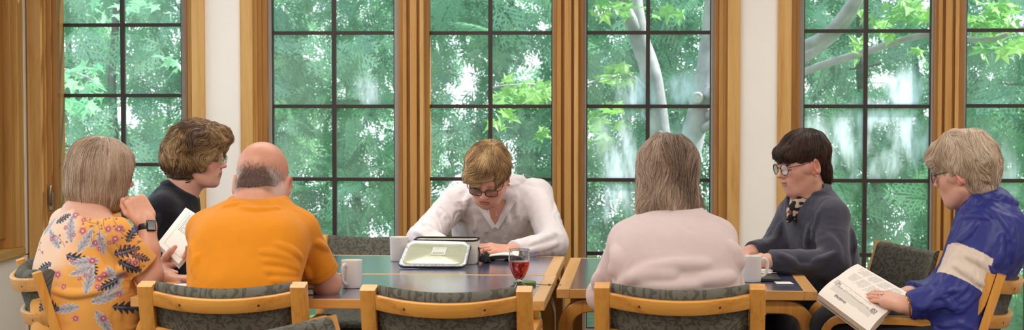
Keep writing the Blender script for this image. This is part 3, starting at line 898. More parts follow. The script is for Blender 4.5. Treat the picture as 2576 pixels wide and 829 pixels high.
# body of the bag behind the lid
bx0, bx1 = P[0][0] + .02, W(1203, 620, 7.12)[0] - o[0]
by0, by1 = P[0][1] + .006, P[0][1] + .155
zt = P[0][2] + .006
fo = rrect(bx1 - bx0, by1 - by0, .035, 6)
cx, cy = (bx0 + bx1) / 2, (by0 + by1) / 2
V = []; lv = [(.96, .0), (1.0, .01), (1.0, zt - .004), (.985, zt), (.95, zt - .004), (.93, zt - .02), (.92, .012)]
for s, z in lv:
    for (a_, b_) in fo: V.append((cx + a_ * s, cy + b_ * s, z))
k = len(fo)
Fq = [(i * k + c, i * k + (c + 1) % k, (i + 1) * k + (c + 1) % k, (i + 1) * k + c) for i in range(len(lv) - 1) for c in range(k)] + [tuple(range(k))[::-1], tuple((len(lv) - 1) * k + c for c in range(k))]
MB().add(V, Fq).build('body', m_canvas, bag, smooth='auto')
MB().tube([(cx + a_ * .99, cy + b_ * .99, zt) for (a_, b_) in fo], .004, 8, closed=True).build('rim_binding', m_black, bag, smooth=True)
sx = bx1
MB().sweep([(sx + .002, cy - .02, zt - .03), (sx + .006, cy - .022, zt - .05), (sx + .006, cy - .02, zt - .085)], rrect(.022, .004, .0015, 2), up=(1, 0, 0)).build('strap_tab', m_black, bag, smooth='auto')
a_ = np.linspace(0, 2 * PI, 20, endpoint=False)
MB().tube([(sx + .014 + .009 * math.cos(q), cy - .025, zt - .048 + .017 * math.sin(q)) for q in a_], .0016, 8, closed=True).build('ring', plain('chrome_ring', (190, 190, 195), .15, .5, 1), bag, smooth=True)
st = spline([(sx + .016, cy - .025, zt - .062), (sx + .020, cy - .02, zt - .078), (sx + .034, cy - .01, .030), (sx + .036, cy + .01, .012), (sx + .02, cy + .05, .008), (sx + .004, cy + .09, .02)], 5)
MB().sweep(st, rrect(.036, .012, .005, 3), up=(.6, -.5, .6)).build('strap', m_black, bag, smooth='auto')

# printed pages
def page_mat(name, kind):
    t = NT(name)
    uv = t.n('ShaderNodeUVMap'); sp = t.n('ShaderNodeSeparateXYZ'); t.l(uv.outputs[0], sp.inputs[0])
    u, v = sp.outputs[0], sp.outputs[1]
    def band(x, a, b):
        return t.math('MULTIPLY', t.math('GREATER_THAN', x, a), t.math('LESS_THAN', x, b))
    def text(N, u0, u1, v0, v1, cols=1, short=.5):
        row = t.math('FLOOR', t.math('MULTIPLY', v, N))
        fr = t.math('FRACT', t.math('MULTIPLY', v, N))
        ln = band(fr, .30, .72)
        cb = t.n('ShaderNodeCombineXYZ'); t.l(t.math('MULTIPLY', u, 46.0), cb.inputs[0]); t.l(t.math('MULTIPLY', row, 7.31), cb.inputs[1])
        wn = t.noise(cb.outputs[0], 1.0, 2, .7)
        words_ = t.math('GREATER_THAN', wn, .43)
        cw = (u1 - u0) / cols; m = None
        for c in range(cols):
            cb2 = t.n('ShaderNodeCombineXYZ'); t.l(t.math('MULTIPLY', row, .77), cb2.inputs[0]); cb2.inputs[1].default_value = c * 3.7 + .5
            rn = t.noise(cb2.outputs[0], 1.0, 1)
            end = t.math('ADD', u0 + c * cw + cw * (1 - short), t.math('MULTIPLY', rn, cw * short * 1.3))
            end = t.math('MINIMUM', end, u0 + c * cw + cw * .94)
            mm = t.math('MULTIPLY', t.math('GREATER_THAN', u, u0 + c * cw), t.math('LESS_THAN', u, end))
            m = mm if m is None else t.math('MAXIMUM', m, mm)
        return t.math('MULTIPLY', t.math('MULTIPLY', t.math('MULTIPLY', ln, words_), m), band(v, v0, v1))
    ink = None
    if kind == 'text':
        gap = t.noise(None, 1)
        ink = text(58, .10, .92, .12, .94, 2, .55)
        blk = t.math('GREATER_THAN', t.math('FRACT', t.math('ADD', t.math('MULTIPLY', v, 5.3), t.math('MULTIPLY', u, .9))), .16)
        ink = t.math('MULTIPLY', t.math('MULTIPLY', ink, blk), .62)
    elif kind == 'box':
        ink = t.math('MULTIPLY', text(34, .24, .84, .09, .50, 1, .15), .75)
        bx = t.math('SUBTRACT', t.math('MULTIPLY', band(u, .18, .90), band(v, .06, .90)), t.math('MULTIPLY', band(u, .192, .888), band(v, .067, .893)))
        ink = t.math('MAXIMUM', ink, t.math('MULTIPLY', bx, .6))
    else:
        # engraving of a figure lying on a couch: hatched ground, pale figure, dark accents
        hat = t.math('GREATER_THAN', t.math('FRACT', t.math('MULTIPLY', u, 70)), .55)
        cb = t.n('ShaderNodeCombineXYZ'); t.l(u, cb.inputs[0]); t.l(v, cb.inputs[1])
        wob = t.math('MULTIPLY', t.math('SUBTRACT', t.noise(cb.outputs[0], 9, 3), .5), .12)
        uu = t.math('ADD', u, wob)
        plate = t.math('MULTIPLY', band(uu, .34, .74), band(v, .09, .86))
        ink = t.math('MULTIPLY', t.math('MULTIPLY', plate, hat), .45)
        fig = band(t.math('ADD', uu, t.math('MULTIPLY', v, .10)), .66, .84)
        fig = t.math('MULTIPLY', fig, band(v, .10, .80))
        fold = t.math('GREATER_THAN', t.noise(t.vmath('MULTIPLY', cb.outputs[0], (14, 4, 1)).outputs[0], 2.5, 3), .60)
        ink = t.math('MULTIPLY', ink, t.math('SUBTRACT', 1.0, fig))
        ink = t.math('MAXIMUM', ink, t.math('MULTIPLY', t.math('MULTIPLY', fig, fold), .4))
        for (a0, a1, b0, b1, s) in ((.60, .66, .10, .80, .55), (.84, .88, .05, .74, .5), (.62, .86, .05, .12, .45), (.70, .80, .10, .16, .75), (.56, .8, .80, .90, .75), (.22, .32, .22, .44, .8)):
            r_ = t.math('MULTIPLY', band(uu, a0, a1), band(v, b0, b1))
            ns = t.math('GREATER_THAN', t.noise(cb.outputs[0], 34, 3, .7), .46)
            ink = t.math('MAXIMUM', ink, t.math('MULTIPLY', t.math('MULTIPLY', r_, ns), s))
    col = t.mix(ink, rgba((238, 230, 222)), rgba((40, 38, 40)))
    t.bsdf(col, .75, .2)
    return t.m
m_edgepg = plain('page_block_edge', (222, 204, 186), .9, .1, var=.12, vs=180)

def page_block(name, c, thick, mats, parent, arch=.0, n=10):
    """c = 4 corners (outer-top, gutter-top, gutter-bottom, outer-bottom) of the reading surface, u from outer to gutter"""
    c = [np.asarray(q, float) for q in c]
    nn = unit(np.cross(c[1] - c[0], c[3] - c[0]))
    if np.dot(nn, CAMPOS - c[0]) < 0 and abs(nn[2]) < .3: nn = -nn
    if nn[2] < 0 and abs(nn[2]) >= .3: nn = -nn
    top, UVs = [], []
    for j in range(n + 1):
        v = j / n
        for i in range(n + 1):
            u = i / n
            p = (c[0] * (1 - u) + c[1] * u) * (1 - v) + (c[3] * (1 - u) + c[2] * u) * v
            top.append(p + nn * arch * (math.sin(PI * min(1, u * .93) ** .8))); UVs.append((u, v))
    bot = [p - nn * thick * (0.35 + .65 * min(1, uv[0] * 1.0 + .35)) for p, uv in zip([(c[0] * (1 - u) + c[1] * u) * (1 - v) + (c[3] * (1 - u) + c[2] * u) * v for (u, v) in UVs], UVs)]
    m = n + 1; N = m * m
    F, mi = [], []
    for j in range(n):
        for i in range(n):
            F.append((j * m + i, j * m + i + 1, (j + 1) * m + i + 1, (j + 1) * m + i)); mi.append(0)
            F.append(tuple(N + q for q in (j * m + i, (j + 1) * m + i, (j + 1) * m + i + 1, j * m + i + 1))); mi.append(1)
    for i in range(n):
        for (p, q) in ((i, i + 1), (n * m + i + 1, n * m + i), ((i + 1) * m, i * m), (i * m + n, (i + 1) * m + n)):
            F.append((p, N + p, N + q, q)); mi.append(1)
    mb = MB(); mb.v = [np.array(top + bot)]; mb.f = F; mb.mi = mi; mb.n = 2 * N
    o = mb.build(name, mats, parent, smooth='auto')
    ul = o.data.uv_layers.new(name='UVMap')
    allu = UVs + UVs
    for lp in o.data.loops: ul.data[lp.index].uv = allu[lp.vertex_index]
    return o, nn

def flat_slab(name, c, th, mat, parent, down=True):
    c = [np.asarray(q, float) for q in c]
    nn = unit(np.cross(c[1] - c[0], c[3] - c[0]))
    if nn[2] < 0: nn = -nn
    mb = MB().add(c + [q - nn * th for q in c], [(0, 1, 2, 3), (4, 7, 6, 5), (0, 4, 5, 1), (1, 5, 6, 2), (2, 6, 7, 3), (3, 7, 4, 0)])
    return mb.build(name, mat, parent, bevel=.0008)

# big illustrated book on the lap of the person in blue
g0, g1 = W(2108, 695, 6.19), W(2229, 786, 6.03)
lo_, l1_ = W(2058, 738, 6.06), W(2186, 833, 5.90)
r0, r1 = W(2158, 663, 6.34), W(2288, 738, 6.18)
bo = (g0 + g1) / 2
bk = empty('open_book', bo, label='large open book with an engraving and text, on the lap of the person in blue', cat='book')
L = lambda q: np.asarray(q) - bo
page_block('left_pages', [L(lo_), L(g0), L(g1), L(l1_)], .030, [page_mat('engraving_page', 'pic'), m_edgepg], bk, .010)
page_block('right_pages', [L(r0), L(g0), L(g1), L(r1)], .012, [page_mat('verse_page', 'text'), m_edgepg], bk, .006)
nb = unit(np.cross(L(g0) - L(lo_), L(l1_) - L(lo_))); nb = nb if nb[2] > 0 else -nb
flat_slab('cover', [L(lo_) - nb * .024, L(g0) - nb * .031, L(g1) - nb * .031, L(l1_) - nb * .024], .003, plain('book_cover_cream', (206, 190, 170), .6), bk)
nb2 = unit(np.cross(L(g0) - L(r0), L(r1) - L(r0))); nb2 = nb2 if nb2[2] > 0 else -nb2
flat_slab('cover', [L(r0) - nb2 * .010, L(g0) - nb2 * .014, L(g1) - nb2 * .014, L(r1) - nb2 * .010], .003, plain('book_cover_cream2', (206, 190, 170), .6), bk)

# book held up by the person in navy
q = [W(396, 611, 6.62), W(467, 521, 6.80), W(535, 566, 6.70), W(449, 663, 6.53)]
bo2 = sum(q) / 4
bk2 = empty('open_book', bo2, label='open paperback with a framed text page, held up by the woman in navy', cat='book')
L2 = lambda p: np.asarray(p) - bo2
# reading surface: top edge runs from q[1] to q[2], u across
page_block('pages', [L2(q[1]), L2(q[2]), L2(q[3]), L2(q[0])], .018, [page_mat('framed_page', 'box'), m_edgepg], bk2, .002)
nn2 = unit(np.cross(L2(q[1]) - L2(q[0]), L2(q[3]) - L2(q[0])))
if np.dot(nn2, CAMPOS - bo2) < 0: nn2 = -nn2
cc = [L2(p) * 1.02 - nn2 * .020 for p in q]
MB().add(cc + [p - nn2 * .002 for p in cc], [(0, 1, 2, 3), (4, 7, 6, 5), (0, 4, 5, 1), (1, 5, 6, 2), (2, 6, 7, 3), (3, 7, 4, 0)]).build('cover', plain('paperback_cover', (214, 208, 214), .5), bk2)

# small black book lying open before the woman in white
o = G(1256, 656, .73); o[2] = .7312
bk3 = empty('open_book', o, label='small open book with black covers under the hand of the white-shirted woman', cat='book')
def bent(x0, x1, y0, y1, h0, hm, h1, th, nm, mat):
    n = 10; V = []
    for i in range(n + 1):
        u = i / n
        x = x0 + (x1 - x0) * u
        z = h0 * (1 - u) ** 2 + 2 * u * (1 - u) * hm + h1 * u * u
        for y in (y0, y1): V += [(x, y, z), (x, y, max(z - th, .0))]
    F = []
    for i in range(n):
        a = i * 4; b = a + 4
        F += [(a, b, b + 2, a + 2), (a + 1, a + 3, b + 3, b + 1), (a, a + 1, b + 1, b), (a + 2, b + 2, b + 3, a + 3)]
    F += [(0, 2, 3, 1), (n * 4, n * 4 + 1, n * 4 + 3, n * 4 + 2)]
    MB().add(V, F).build(nm, mat, bk3, smooth='auto')
bent(-.042, .075, -.01, .10, .020, .034, .020, .004, 'pages', m_white)
bent(-.046, .085, -.012, .132, .016, .030, .016, .014, 'cover', m_blackp)
bent(.06, .11, -.01, .13, .012, .02, .004, .006, 'cover', m_blackp)

# papers, books, tumbler, notebook, pen, card
def quad_on(name, pts, th, mat, label, cat, z=.7312):
    P4 = [G(px, py, z + th) for px, py in pts]
    c = sum(P4) / 4; c[2] = z
    V = [p - c for p in P4] + [np.array([p[0] - c[0], p[1] - c[1], 0]) for p in P4]
    o = MB().add(V, [(0, 1, 2, 3), (4, 7, 6, 5), (0, 4, 5, 1), (1, 5, 6, 2), (2, 6, 7, 3), (3, 7, 4, 0)]).build(name, mat, bevel=min(th * .3, .002))
    o.location = Vector(c); return tag(o, label, cat)
quad_on('paper_sheets', [(424, 719), (437, 713), (520, 716), (520, 726)], .002, m_white, 'loose white papers on the left table end beside the orange shirt', 'papers')
quad_on('paper_sheets', [(440, 716), (452, 712), (522, 713), (520, 721)], .002, m_white, 'thin white pamphlet on top of the papers beside the orange shirt', 'papers', .7335)
quad_on('white_card', [(1954, 713), (1947, 707), (1987, 707.5), (1998, 713)], .001, m_white, 'blank white card on the right table by the notebook', 'card')
nbk = quad_on('notebook', [(1895, 700), (1900, 684), (1951, 684), (1965, 700)], .010, plain('black_notebook', (44, 46, 50), .45, .5), 'closed black notebook under a white pen', 'notebook')
pn = empty('pen', G(1930, 689, .7425), 0.06, label='white pen lying on the black notebook', cat='pen')
Rx = np.array(Matrix.Rotation(PI / 2, 3, 'Y'))
MB().lathe([(.0, -.03), (.0042, -.03), (.0047, -.026), (.0047, .012), (.004, .016)], 14, (0, 0, .005), Rx).build('barrel', m_china, pn, smooth='auto')
MB().lathe([(.0038, .014), (.0026, .026), (.0008, .036), (0, .036)], 12, (0, 0, .005), Rx).build('tip', plain('pen_tip', (120, 120, 124), .3, .5, .8), pn, smooth='auto')
cs2 = MB(); cs2.lathe([(0, 0), (.024, 0), (.027, .003), (.026, .008), (.018, .0125), (0, .014)], 28)
cso = cs2.build('compact_case', m_china, smooth=True); cso.location = Vector(G(1925, 684, .7425)); cso.scale = (1.1, .8, 1)
tag(cso, 'small rounded white case behind the pen on the notebook', 'case')
zb = .7312
for (w0, th, colr, lb_, yy) in ((0, .020, (120, 96, 84), 'brown book at the bottom of the small stack by the orange sleeve', 0), (.004, .022, (132, 140, 138), 'grey book in the middle of the small stack by the orange sleeve', .01), (-.002, .018, (106, 150, 112), 'green book on top of the small stack by the orange sleeve', .025)):
    e = G(787, 742, .73)
    t = empty('closed_book', (e[0] - .085 + w0, e[1] + .11 + yy, zb), 0.04, label=lb_, cat='book', group='stack of books by the orange sleeve')
    MB().box((-.08, -.105, .002), (.078, .105, th - .002)).build('pages', m_edgepg, t)
    mm = plain('cover_%d' % int(th * 1000), colr, .5)
    cb_ = MB().box((-.083, -.108, 0), (.082, .108, .0022)).box((-.083, -.108, th - .0022), (.082, .108, th)).box((-.0835, -.108, 0), (-.0805, .108, th))
    cb_.build('cover', mm, t)
    zb += th + .0004
o = W(772, 545, 6.62)
tb = empty('travel_tumbler', (o[0], o[1], .7312), label='tall black travel tumbler behind the orange-shirted man\'s shoulder', cat='tumbler')
hh = o[2] - .7312 + .003
MB().lathe([(0, 0), (.028, 0), (.030, .004), (.033, hh * .6), (.0345, hh - .035), (.034, hh - .03)], 32).build('body', m_blackp, tb, smooth='auto')
MB().lathe([(.0345, hh - .032), (.0362, hh - .03), (.0362, hh - .004), (.034, hh), (.031, hh - .002), (.028, hh - .010), (0, hh - .010)], 32).build('lid', m_blackp, tb, smooth='auto')
# ================================================================== SURFACES FROM DISTANCE FIELDS
def vnoise(P, seed=0):
    P = np.asarray(P, np.float64)
    i = np.floor(P).astype(np.int64); f = P - i; f = f * f * (3 - 2 * f)
    def h(a, b, c):
        n = (a * 374761393 + b * 668265263 + c * 1274126177 + seed * 974711) & 0x7fffffff
        n = ((n ^ (n >> 13)) * 1274126177) & 0x7fffffff
        return ((n ^ (n >> 16)) & 0xffff) / 65535.0
    r = 0
    for a in (0, 1):
        for b in (0, 1):
            for c in (0, 1):
                w = (f[:, 0] if a else 1 - f[:, 0]) * (f[:, 1] if b else 1 - f[:, 1]) * (f[:, 2] if c else 1 - f[:, 2])
                r = r + w * h(i[:, 0] + a, i[:, 1] + b, i[:, 2] + c)
    return r * 2 - 1

class Fr:
    """a frame: R columns = right, forward, up; origin t; scale s"""
    def __init__(self, t=(0, 0, 0), R=None, s=1.0):
        self.t = np.asarray(t, float); self.R = np.eye(3) if R is None else np.asarray(R, float); self.s = s
    def w(self, p): return self.t + self.s * (np.asarray(p, float) @ self.R.T)
    def l(self, p): return ((np.asarray(p, float) - self.t) @ self.R) / self.s
def frame_of(theta, pitch=0, roll=0, t=(0, 0, 0), s=1.0):
    th, p, ro = map(math.radians, (theta, pitch, roll))
    f = np.array([math.cos(th) * math.cos(p), math.sin(th) * math.cos(p), math.sin(p)])
    r = np.array([math.sin(th), -math.cos(th), 0.0])
    u = np.cross(r, f)
    r2 = r * math.cos(ro) + u * math.sin(ro); u2 = np.cross(r2, f)
    return Fr(t, np.stack([r2, f, u2], 1), s)
IDF = Fr()

class SDF:
    def __init__(self): self.it = []
    def put(self, op, fn, lo, hi, k):
        self.it.append((op, fn, np.asarray(lo, float), np.asarray(hi, float), k)); return self
    def _bb(self, pts, r):
        pts = np.asarray(pts, float); return pts.min(0) - r, pts.max(0) + r
    def cap(self, a, b, ra, rb=None, k=.01, op=1, fr=IDF):
        rb = ra if rb is None else rb
        a, b = fr.w(a), fr.w(b); ra, rb = ra * fr.s, rb * fr.s
        ab = b - a; L2 = max(ab @ ab, 1e-12)
        def fn(P):
            t = np.clip(((P - a) @ ab) / L2, 0, 1)
            return np.linalg.norm(P - a - t[:, None] * ab, axis=1) - (ra + (rb - ra) * t)
        lo, hi = self._bb([a, b], max(ra, rb)); return self.put(op, fn, lo, hi, k)
    def chain(self, pts, rad, k=.01, op=1, fr=IDF):
        if np.isscalar(rad): rad = [rad] * len(pts)
        for i in range(len(pts) - 1): self.cap(pts[i], pts[i + 1], rad[i], rad[i + 1], k, op, fr)
        return self
    def ell(self, c, r, k=.01, op=1, fr=IDF, R=None):
        Rw = fr.R if R is None else fr.R @ np.asarray(R)
        cw = fr.w(c); rr = np.asarray(r, float) * fr.s
        def fn(P):
            q = (P - cw) @ Rw
            k0 = np.linalg.norm(q / rr, axis=1); k1 = np.linalg.norm(q / rr ** 2, axis=1)
            return np.where(k1 < 1e-9, -rr.min(), k0 * (k0 - 1) / np.maximum(k1, 1e-9))
        e = np.abs(Rw) @ rr
        return self.put(op, fn, cw - e, cw + e, k)
    def box(self, c, h, rd=.0, k=.01, op=1, fr=IDF, R=None):
        Rw = fr.R if R is None else fr.R @ np.asarray(R)
        cw = fr.w(c); hh = np.asarray(h, float) * fr.s; rd = rd * fr.s
        def fn(P):
            q = np.abs((P - cw) @ Rw) - (hh - rd)
            return np.linalg.norm(np.maximum(q, 0), axis=1) + np.minimum(q.max(1), 0) - rd
        e = np.abs(Rw) @ hh
        return self.put(op, fn, cw - e, cw + e, k)
    def etube(self, pts, a, b, right, k=.03, op=1, end=.03):
        """elliptic tube whose centre, half width a (along right) and half depth b vary smoothly along its chord"""
        pts = np.asarray(pts, float); n = len(pts)
        A0 = pts[0]; ch = pts[-1] - A0; L = np.linalg.norm(ch); ax = ch / L
        tk = ((pts - A0) @ ax) / L
        rt = unit(np.asarray(right, float) - ax * (np.asarray(right, float) @ ax)); fw = np.cross(ax, rt)
        Z = np.c_[(pts - A0) @ rt, (pts - A0) @ fw, np.asarray(a, float), np.asarray(b, float)]
        # monotone-ish cubic (Hermite) through the rows, sampled densely
        m = np.zeros_like(Z); dl = np.diff(Z, axis=0) / np.diff(tk)[:, None]
        m[1:-1] = (dl[:-1] + dl[1:]) / 2; m[0] = dl[0]; m[-1] = dl[-1]
        same = (dl[:-1] * dl[1:]) <= 0; m[1:-1][same] = 0
        T = np.linspace(0, 1, 161); idx = np.clip(np.searchsorted(tk, T, side='right') - 1, 0, n - 2)
        hh = (tk[idx + 1] - tk[idx])[:, None]; u = ((T - tk[idx]) / hh[:, 0])[:, None]
        D = (2 * u ** 3 - 3 * u ** 2 + 1) * Z[idx] + (u ** 3 - 2 * u ** 2 + u) * hh * m[idx] + (-2 * u ** 3 + 3 * u ** 2) * Z[idx + 1] + (u ** 3 - u ** 2) * hh * m[idx + 1]
        ker = np.hanning(11); ker /= ker.sum()
        for c in range(4): D[:, c] = np.convolve(np.pad(D[:, c], 5, mode='reflect', reflect_type='odd'), ker, 'valid')
        slope = np.gradient(D[:, 2:4], T * L, axis=0)
        shear = np.gradient(D[:, 0:2], T * L, axis=0)
        G_ = np.sqrt(1 + np.minimum(9, np.maximum(np.abs(slope[:, 0]) + .7 * np.abs(shear[:, 0]), np.abs(slope[:, 1]) + .7 * np.abs(shear[:, 1])) ** 2))
        def fn(P):
            q = P - A0
            t = (q @ ax) / L; tc = np.clip(t, 0, 1); j = tc * 160
            i0 = np.minimum(j.astype(int), 159); f = (j - i0)
            V_ = D[i0] * (1 - f)[:, None] + D[i0 + 1] * f[:, None]
            g = G_[i0] * (1 - f) + G_[i0 + 1] * f
            aa, bb = V_[:, 2], V_[:, 3]
            x = (q @ rt - V_[:, 0]) / aa; y = (q @ fw - V_[:, 1]) / bb; z = np.abs(t - tc) * L / end
            k0 = np.sqrt(x * x + y * y + z * z)
            k1 = np.sqrt((x / aa) ** 2 + (y / bb) ** 2 + (z / end) ** 2)
            d = k0 * (k0 - 1) / np.maximum(k1, 1e-6)
            d = np.where(k0 < .3, -np.minimum(aa, bb) * (1 - k0), d)
            return d / g
        mx = max(D[:, 2].max(), D[:, 3].max()) + end
        lo, hi = self._bb(pts, mx); return self.put(op, fn, lo, hi, k)
    def half(self, p, n, k=.004, op=-1, lo=None, hi=None):
        """op=-1 removes the side that n points to (inside the box lo..hi)"""
        p = np.asarray(p, float); n = unit(n)
        fn = lambda P: -((P - p) @ n)
        return self.put(op, fn, [-1e3] * 3 if lo is None else lo, [1e3] * 3 if hi is None else hi, k)
    def other(self, sdf, off=0.0, op=-1, k=.004):
        fn = lambda P: sdf(P) - off
        lo, hi = sdf.bounds(); return self.put(op, fn, lo - abs(off), hi + abs(off), k)
    def disp(self, fn, lo=None, hi=None):
        return self.put(0, fn, [-1e3] * 3 if lo is None else lo, [1e3] * 3 if hi is None else hi, 0)
    def bounds(self):
        b = [(lo, hi) for op, f, lo, hi, k in self.it if op == 1]
        return np.min([x[0] for x in b], 0), np.max([x[1] for x in b], 0)
    CAP = .08
    def __call__(self, P):
        P = np.asarray(P, np.float64)
        if len(P) == 0: return np.zeros(0)
        d = np.full(len(P), self.CAP)
        plo, phi = P.min(0), P.max(0)
        for op, fn, lo, hi, k in self.it:
            m = k + .035
            if np.any(plo > hi + m) or np.any(phi < lo - m): continue
            s = np.all((P > lo - m) & (P < hi + m), axis=1)
            if not s.any(): continue
            full = s.all()
            Q = P if full else P[s]
            f = fn(Q); c = d if full else d[s]
            if op == 1:
                if k > 1e-6:
                    h = np.maximum(k - np.abs(c - f), 0) / k
                    r = np.minimum(c, f) - h * h * k * .25
                else: r = np.minimum(c, f)
            elif op == -1:
                f = -f
                if k > 1e-6:
                    h = np.maximum(k - np.abs(c - f), 0) / k
                    r = np.maximum(c, f) + h * h * k * .25
                else: r = np.maximum(c, f)
            else:
                near = np.abs(c) < .06
                r = c.copy()
                if near.any(): r[near] = c[near] - fn(Q[near])
            if full: d = r
            else: d[s] = r
        return d
    def grad(self, P, e=.0015):
        g = np.stack([self(P + np.eye(3)[i] * e) - self(P - np.eye(3)[i] * e) for i in range(3)], 1)
        return g / (np.linalg.norm(g, axis=1, keepdims=True) + 1e-9)
    def project(self, P, it=5):
        P = np.array(P, float)
        for _ in range(it):
            P = P - self.grad(P) * (self(P)[:, None]) * .9
        return P
    def raycast(self, px, py, t0=4.0, t1=9.5):
        d = ray(px, py); t = t0
        for _ in range(400):
            v = float(self(np.array([CAMPOS + d * t]))[0])
            if v < .0008: return CAMPOS + d * t
            t += max(v * .6, .001)
            if t > t1: return None
        return CAMPOS + d * t
    def mesh(self, h=.003, B=6):
        lo, hi = self.bounds(); lo = lo - .02; hi = hi + .02
        nb = np.ceil((hi - lo) / (h * B)).astype(int)
        H = h * B
        gi = np.stack(np.meshgrid(*[np.arange(n) for n in nb], indexing='ij'), -1).reshape(-1, 3)
        cen = lo + (gi + .5) * H - h * .5
        cd_ = np.concatenate([self(c) for c in np.array_split(cen, max(1, len(cen) // 20000))])
        act = np.abs(cd_) < H * .87 * 1.35 + .004
        A = np.where(cd_ < 0, -1.0, 1.0).astype(np.float32).reshape(nb)
        Fd = np.repeat(np.repeat(np.repeat(A, B, 0), B, 1), B, 2)
        loc = np.stack(np.meshgrid(*[np.arange(B)] * 3, indexing='ij'), -1).reshape(-1, 3)
        ab = gi[act]
        step = 600
        for s in range(0, len(ab), step):
            idx = (ab[s:s + step, None, :] * B + loc[None]).reshape(-1, 3)
            v = self(lo + idx * h)
            Fd[idx[:, 0], idx[:, 1], idx[:, 2]] = v
        return surface_nets(Fd, lo, h)

def surface_nets(F, org, h):
    S = F < 0
    n = np.array(F.shape)
    cnt = np.zeros(n - 1, np.int8)
    for a in (0, 1):
        for b in (0, 1):
            for c in (0, 1):
                cnt += S[a:n[0] - 1 + a, b:n[1] - 1 + b, c:n[2] - 1 + c]
    mask = (cnt > 0) & (cnt < 8)
    I = np.argwhere(mask)
    idm = np.full(mask.shape, -1, np.int32); idm[mask] = np.arange(len(I), dtype=np.int32)
    corners = np.array([(a, b, c) for a in (0, 1) for b in (0, 1) for c in (0, 1)])
    vals = np.stack([F[I[:, 0] + a, I[:, 1] + b, I[:, 2] + c] for a, b, c in corners], 1).astype(np.float64)
    acc = np.zeros((len(I), 3)); num = np.zeros(len(I))
    for i in range(8):
        for j in range(i + 1, 8):
            if np.abs(corners[i] - corners[j]).sum() != 1: continue
            vi, vj = vals[:, i], vals[:, j]
            cr = (vi < 0) != (vj < 0)
            t = np.where(cr, vi / np.where(cr, vi - vj, 1), 0)
            p = corners[i] + t[:, None] * (corners[j] - corners[i])
            acc += np.where(cr[:, None], p, 0); num += cr
    V = org + (I + acc / num[:, None]) * h
    Q = []
    for ax in range(3):
        o1, o2 = [(1, 2), (2, 0), (0, 1)][ax]
        sl0 = [slice(None)] * 3; sl1 = [slice(None)] * 3
        sl0[ax] = slice(0, n[ax] - 1); sl1[ax] = slice(1, n[ax])
        a, b = S[tuple(sl0)], S[tuple(sl1)]
        E = np.argwhere(a != b)
        ok = (E[:, o1] > 0) & (E[:, o2] > 0) & (E[:, o1] < n[o1] - 1) & (E[:, o2] < n[o2] - 1)
        E = E[ok]
        ins = S[E[:, 0], E[:, 1], E[:, 2]]
        def cell(d1, d2):
            c = E.copy(); c[:, o1] += d1; c[:, o2] += d2
            return idm[c[:, 0], c[:, 1], c[:, 2]]
        q = np.stack([cell(-1, -1), cell(0, -1), cell(0, 0), cell(-1, 0)], 1)
        q[~ins] = q[~ins][:, ::-1]
        Q.append(q)
    Q = np.concatenate(Q)
    Q = Q[(Q >= 0).all(1)]
    # relax the grid's stair steps a little
    return V, Q

def smooth_mesh(V, Q, it=1, lam=.5):
    V = V.copy()
    for _ in range(it):
        acc = np.zeros_like(V); cnt = np.zeros(len(V))
        for i in range(4):
            a, b = Q[:, i], Q[:, (i + 1) % 4]
            for k in range(3):
                acc[:, k] += np.bincount(a, V[b, k], len(V)) + np.bincount(b, V[a, k], len(V))
            cnt += np.bincount(a, minlength=len(V)) + np.bincount(b, minlength=len(V))
        V = V * (1 - lam) + lam * acc / np.maximum(cnt, 1)[:, None]
    return V

def smooth_sdf_object(name, sdf, mat, parent, h=.004, color=None, relax=1, origin=None):
    V, Q = sdf.mesh(h)
    if relax: V = smooth_mesh(V, Q, relax)
    C = color(V) if color is not None else None
    o0 = np.zeros(3) if parent is None else np.array(parent.location)
    return fast_mesh(name, V - o0, Q, mat, parent, True, C)

# ------------------------------------------------------------------ cloth, skin and hair materials
def attr_mat(name, rough=.5, spec=.4, sss=0.0, bump=0.0, bs=300, sheen=0.0, bdist=.001, mottled=0.0):
    t = NT(name)
    a = t.n('ShaderNodeAttribute', attribute_name='Col')
    col = a.outputs[0]
    v = t.coords()
    if mottled:
        n = t.noise(v, 60, 4)
        col = t.mix(t.math('MULTIPLY', n, mottled), col, (.75, .3, .22, 1), 'MULTIPLY')
    bm = t.noise(v, bs, 3) if bump else None
    b = t.bsdf(col, rough, spec, bump=bm, bstr=bump, bdist=bdist)
    if sss:
        b.inputs['Subsurface Weight'].default_value = sss
        b.inputs['Subsurface Radius'].default_value = (.012, .005, .003)
        b.inputs['Subsurface Scale'].default_value = 1.0
    if sheen: b.inputs['Sheen Weight'].default_value = sheen
    return t.m
m_skin = attr_mat('skin', .46, .4, .12, .12, 420, mottled=.10)
m_hair = attr_mat('hair', .42, .45)
m_cloth = attr_mat('jersey_cloth', .9, .15, 0, .3, 900, .15)
m_linen = attr_mat('linen_cloth', .85, .2, 0, .45, 420, .1)
m_nylon = attr_mat('nylon_cloth', .48, .4, 0, .12, 200)
m_fleece = attr_mat('fleece_cloth', .95, .12, 0, .4, 600, .3)

def const_col(c, var=.04, sc=30.0):
    l = lin(c)
    def f(V):
        n = vnoise(V * sc, 3)[:, None]
        return np.clip(l * (1 + var * n), 0, 1)
    return f

def pick(V, base, layers):
    """layers: (mask 0..1, colour)"""
    C = np.tile(lin(base), (len(V), 1)) if np.ndim(base) == 1 else base
    for m, c in layers:
        C = C * (1 - m[:, None]) + lin(c) * m[:, None]
    return C
def sstep(x, a, b):
    t = np.clip((x - a) / (b - a), 0, 1); return t * t * (3 - 2 * t)

